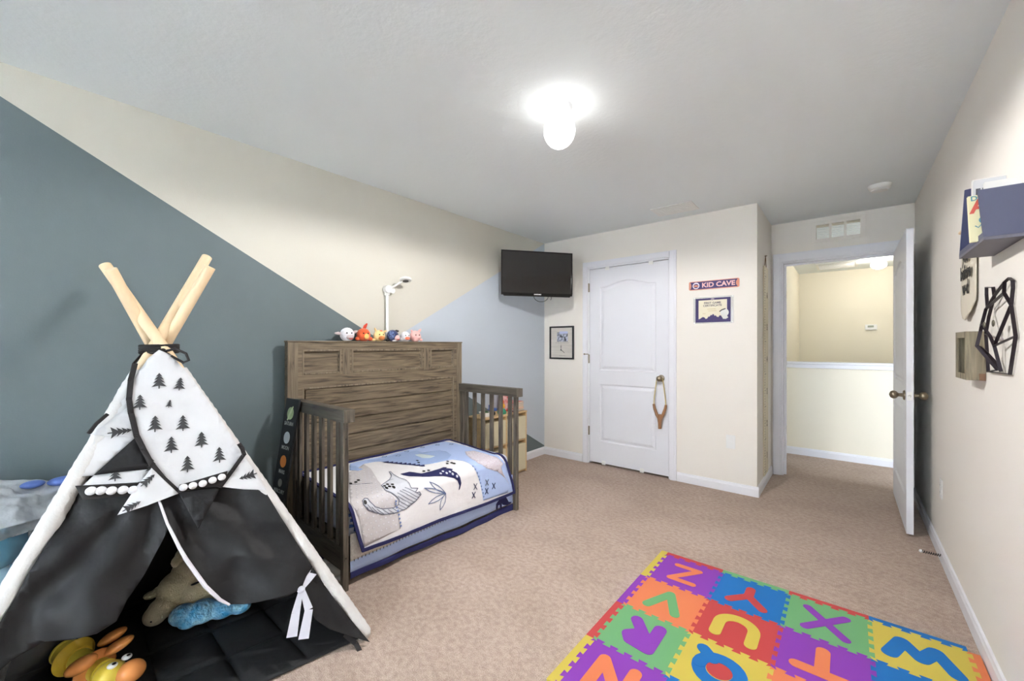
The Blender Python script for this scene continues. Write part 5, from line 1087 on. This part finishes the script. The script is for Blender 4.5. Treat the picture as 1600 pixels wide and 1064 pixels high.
# things pushed under the crib
sm = mat('off_white_canvas_shoe', rgb(206, 204, 196), .8); 
def shoe(label, M, c1, c2):
    t = thing('toddler_shoe', label, 'shoe', tuple(M.translation), 'shoes under the crib')
    o = obj('upper', MB(M).ball((0, 0, .042), .052, (.62, 1.45, .72)).ball((0, -.045, .055), .036, (.85, 1, .9)), c1, t, smooth=60)
    obj('sole', MB(M).prism([(.036*math.cos(i*PI/12), .082*math.sin(i*PI/12)) for i in range(24)], fz, 0, .014), white_pl, t)
    obj('lace', MB(M).tube([(-.02, .0, .078), (.02, .012, .078)], .003, 6).tube([(-.02, .02, .072), (.02, .03, .072)], .003, 6), white_pl, t)
    obj('tongue', MB(M).ball((0, -.02, .085), .022, (.9, .5, 1)), c2, t)
shoe('white toddler shoe under the near end of the crib', Matrix.Translation((-2.175, 1.105, 0)) @ Matrix.Rotation(-1.25, 4, 'Z'), sm, sm)
shoe('navy and white toddler shoe tucked behind the teepee pole', Matrix.Translation((-2.36, 1.120, 0)) @ Matrix.Rotation(-1.4, 4, 'Z'), cloth_navy, sm)
o = blob('folded_blanket', [((-2.545, 1.19, .05), .07, (1.2, 1, .7)), ((-2.49, 1.27, .06), .06, (1.1, 1, .9)), ((-2.53, 1.30, .08), .06, (1, 1.2, .8))], mat('grey_blanket_cloth', rgb(178, 172, 166), .95, bump=.5, bscale=30, bdist=.01), None, .007)
tag(o, 'crumpled grey blanket on the carpet under the crib behind the shoes', 'blanket')
# ------------------------------------------------------------------ right wall: book holder, banner, shadow box, wire animal head
nvp = mat('slate_navy_wood', rgb(74, 76, 100), .5); nvi = mat('deep_blue_wood', rgb(58, 62, 98), .5)
t = thing('wall_book_rack', 'navy wall rack of picture books high on the right wall', 'wall shelf', (XR, 2.17, 1.60))
xf = .340; yn, yf_ = 1.985, 2.36
obj('bottom_board', MB().box(xf, XR-.001, yn, yf_, 1.600, 1.611), mat('grey_navy_underside', rgb(98, 96, 108), .5), t, smooth=0, bevel=.001)
obj('end_panel', MB().prism([(xf, 1.611), (XR-.002, 1.611), (XR-.002, 1.765), (.327, 1.765)], lambda a, b, d: (a, yn+d, b), 0, .010), nvp, t, smooth=0)
obj('end_panel', MB().prism([(xf, 1.611), (XR-.002, 1.611), (XR-.002, 1.875), (.354, 1.866)], lambda a, b, d: (a, yf_-.010+d, b), 0, .010), nvi, t, smooth=0)
obj('back_board', MB().box(XR-.007, XR-.0015, yn+.010, yf_-.010, 1.611, 1.765), nvp, t, smooth=0)
obj('front_lip', MB().box(xf, xf+.006, yn+.010, yf_-.010, 1.611, 1.628), nvp, t, smooth=0)
def book(label, c, x0, x1, y0, y1, z1, lean=0.0, group='picture books in the navy wall rack'):
    M = Matrix.Translation(((x0+x1)/2, y0, 1.612)) @ Matrix.Rotation(lean, 4, 'Y') @ Matrix.Translation((-(x0+x1)/2, -y0, -1.612))
    b_ = thing('picture_book', label, 'book', ((x0+x1)/2, y0, 1.612), group)
    obj('cover', MB(M).box(x0, x1, y0, y0+.002, 1.612, z1).box(x0, x1, y1-.002, y1, 1.612, z1).box(x1-.002, x1, y0+.002, y1-.002, 1.612, z1), c, b_, smooth=0)
    obj('pages', MB(M).box(x0+.003, x1-.002, y0+.002, y1-.002, 1.614, z1-.003), paper, b_, smooth=0); return b_, M
wb_m = mat('white_book_cover', rgb(228, 226, 222), .5)
book('white picture book behind the near navy end panel of the rack', wb_m, .344, .422, yn+.012, yn+.028, 1.790)
crm = mat('cream_book_cover', rgb(240, 232, 190), .5)
b_, Mb = book('cream alphabet book with a big red letter A in the wall rack', crm, .322, .420, 2.055, 2.070, 1.768, -.04)
redp = mat('red_letter_ink', rgb(214, 92, 76), .5); blp = mat('teal_ink', rgb(96, 156, 170), .5)
text('letter_a', 'A', .062, Mb @ frame_M((.347, 2.0545, 1.728), (1, 0, 0), (0, 0, 1)), redp, b_, .0005, .002)
text('title', 'D', .022, Mb @ frame_M((.336, 2.0545, 1.757), (1, 0, 0), (0, 0, 1)), blp, b_, .0004, .0005)
obj('cover_squiggle', MB(Mb).tube([(.335, 2.0545, 1.665), (.342, 2.0542, 1.658), (.350, 2.0545, 1.668), (.357, 2.0542, 1.66), (.362, 2.0545, 1.675)], .0016, 6).ball((.352, 2.0545, 1.682), .008, (1, .1, 1.3)), blp, b_)
text('title', 'abc', .012, Mb @ frame_M((.348, 2.0545, 1.628), (1, 0, 0), (0, 0, 1)), redp, b_, .0003)
book('tall white book with a dark lower cover, farther back in the wall rack', wb_m, .352, .420, 2.215, 2.232, 1.862)
b2, M2 = book('pale grey book standing between the cream book and the rear white one', mat('pale_grey_cover', rgb(206, 206, 208), .5), .346, .420, 2.150, 2.164, 1.842)
dk = mat('dark_cover_print', rgb(74, 74, 80), .5)
for o_, y_, x0_ in ((b2, 2.150, .350), (b2, 2.150, .365)): obj('dark_print', MB().box(x0_, x0_+.011, y_-.0006, y_, 1.66, 1.812), dk, o_, smooth=0)

# canvas banner behind the rack
bc = mat('cream_canvas', rgb(216, 208, 190), .9, bump=.2, bscale=60, bdist=.004)
t = thing('canvas_banner', 'cream canvas banner with black handwriting hanging below the book rack', 'banner', (XR, 2.73, 1.75))
def bf(a, b): return Vector((XR-.006-.010*max(0, math.sin((a-2.58)*9))*max(0, min(1, (1.75-b)*3)), a, b))
obj('cloth', MB().sheet([(2.595, 1.80), (2.595, 1.475), (2.60, 1.455), (2.66, 1.41), (2.745, 1.375), (2.80, 1.385), (2.868, 1.44), (2.868, 1.80)], bf, .03), bc, t, solid=.003, smooth=60)
obj('dowel', MB().tube([(XR-.012, 2.575, 1.80), (XR-.012, 2.89, 1.80)], .007, 10), pole_m, t)
for body, z in (('loved', 1.735), ('you', 1.665), ('before', 1.59), ('w-d', 1.52)):
    text('handwriting', body, .085, frame_M((XR-.019, 2.735, z), (0, -1, 0), (0, 0, 1)), ink, t, .0005, .003, sx=.9)

# weathered wooden shadow box
grw = wood_mat('grey_barn_wood', rgb(122, 112, 92), rgb(156, 146, 122), 2, .8)
t = thing('wooden_box', 'grey weathered wooden shadow box on the right wall left of the wire head', 'shadow box', (XR, 2.58, 1.11))
bx0, by0, by1, bz0, bz1 = .383, 2.480, 2.690, 1.118, 1.318
f = MB(); f.box(bx0, XR-.001, by0, by0+.012, bz0, bz1).box(bx0, XR-.001, by1-.012, by1, bz0, bz1).box(bx0, XR-.001, by0+.012, by1-.012, bz0, bz0+.012).box(bx0, XR-.001, by0+.012, by1-.012, bz1-.012, bz1)
obj('box_frame', f, grw, t, smooth=0, bevel=.001)
obj('back_board', MB().box(XR-.012, XR-.002, by0+.012, by1-.012, bz0+.012, bz1-.012), grw, t, smooth=0)
f = MB(); 
for y0, y1, z0, z1 in ((by0, by0+.03, bz0, bz1), (by1-.03, by1, bz0, bz1), (by0+.03, by1-.03, bz0, bz0+.025), (by0+.03, by1-.03, bz1-.025, bz1)): f.box(bx0-.006, bx0, y0, y1, z0, z1)
obj('front_trim', f, grw, t, smooth=0)
obj('silhouette', MB().prism([(2.56, 1.16), (2.60, 1.16), (2.605, 1.20), (2.59, 1.25), (2.575, 1.27), (2.565, 1.24), (2.555, 1.20)], lambda a, b, d: (XR-.014-d, a, b), 0, .003), mat('dark_grey_cutout', rgb(70, 68, 66), .7), t, smooth=0)
obj('broken_corner', MB().box(bx0+.030, XR-.002, by0-.003, by0, bz0, bz0+.028), mat('rust_brown_wood', rgb(120, 90, 66), .8), t, smooth=0)

# black metal strip sculpture: open geometric animal head
mtl = mat('dark_plum_metal', rgb(48, 40, 46), .45, metal=.6)
t = thing('wire_animal_head', 'open geometric animal head made of black metal strips on the right wall', 'wall art', (XR, 2.25, 1.16))
XW, XM, XP = .424, .398, .362
n_ = {
    'a1': (0.4130, 2.3680, 1.4830),
    'a2': (0.4130, 2.2760, 1.4730),
    'a3': (0.4130, 2.2600, 1.4410),
    'a4': (0.4130, 2.3550, 1.4060),
    'a5': (0.4130, 2.3680, 1.4560),
    'r1': (0.4180, 2.1610, 1.4780),
    'r2': (0.4240, 2.1380, 1.4890),
    'r3': (0.4240, 2.1010, 1.4750),
    'r4': (0.4240, 2.0980, 1.4510),
    'r5': (0.4240, 2.1170, 1.3960),
    'r6': (0.4120, 2.1370, 1.4400),
    's1': (0.4240, 2.0700, 1.2910),
    's2': (0.4240, 2.1310, 1.1640),
    's3': (0.4240, 2.4050, 1.1580),
    'i1': (0.4200, 2.3990, 1.2360),
    'i2': (0.4180, 2.4060, 1.3060),
    'i3': (0.4200, 2.3750, 1.3700),
    'o1': (0.4090, 2.3540, 1.3990),
    'o2': (0.3880, 2.2850, 1.3440),
    'o3': (0.3750, 2.2340, 1.3120),
    'o4': (0.3660, 2.2320, 1.2590),
    'o5': (0.4160, 2.2380, 1.1730),
    'n1': (0.3840, 2.2610, 1.3350),
    'n2': (0.3970, 2.2280, 1.2940),
    'n3': (0.4050, 2.2170, 1.2590),
    'n4': (0.4200, 2.2140, 1.1700),
    'c1': (0.3760, 2.2400, 1.2530),
    'c2': (0.3960, 2.2570, 1.2300),
    'c3': (0.4120, 2.2270, 1.1960),}
paths = [['a1', 'a2', 'a3', 'a4', 'a5', 'a1'], ['r1', 'r2', 'r3', 'r4', 'r5', 'r6', 'r1'], ['a3', 'r1'], ['o1', 'r6'], ['r5', 's1', 's2', 's3', 'i1', 'i2', 'i3', 'a3'],
         ['a4', 'o1', 'o2', 'o3', 'o4', 'o5', 's3'], ['n1', 'n2', 'n3', 'n4'], ['n3', 's1'], ['r5', 'n3'], ['c1', 'c2', 'c3'], ['o2', 'n1'], ['c1', 'o4'], ['i2', 'n2'], ['c3', 'n4']]
sm_ = MB()
for pth in paths:
    for k in range(len(pth)-1):
        a_, b_ = Vector(n_[pth[k]]), Vector(n_[pth[k+1]]); d = (b_-a_).normalized(); up_ = Vector((1, 0, 0))
        if abs(d.x) > .9: up_ = Vector((0, 0, 1))
        sd = d.cross(up_).normalized(); up_ = sd.cross(d).normalized(); wv, th = .0048, .0016
        sm_.add([p+sd*s1*th+up_*s2*wv for p in (a_-d*.002, b_+d*.002) for s1, s2 in ((-1, -1), (1, -1), (1, 1), (-1, 1))], [(0, 1, 2, 3), (7, 6, 5, 4), (0, 4, 5, 1), (1, 5, 6, 2), (2, 6, 7, 3), (3, 7, 4, 0)])
obj('metal_strips', sm_, mtl, t, smooth=0, bevel=.0006)
obj('nose', MB().ball((n_['n1'][0], n_['n1'][1], n_['n1'][2]), .008, (.8, 1.1, 1.2)), mtl, t); obj('eye_plate', MB().ball((.386, 2.245, 1.335), .012, (.3, 1, 1)).ball((.394, 2.17, 1.338), .012, (.3, 1, 1)), mat('pewter', rgb(110, 106, 92), .4, metal=.7), t)
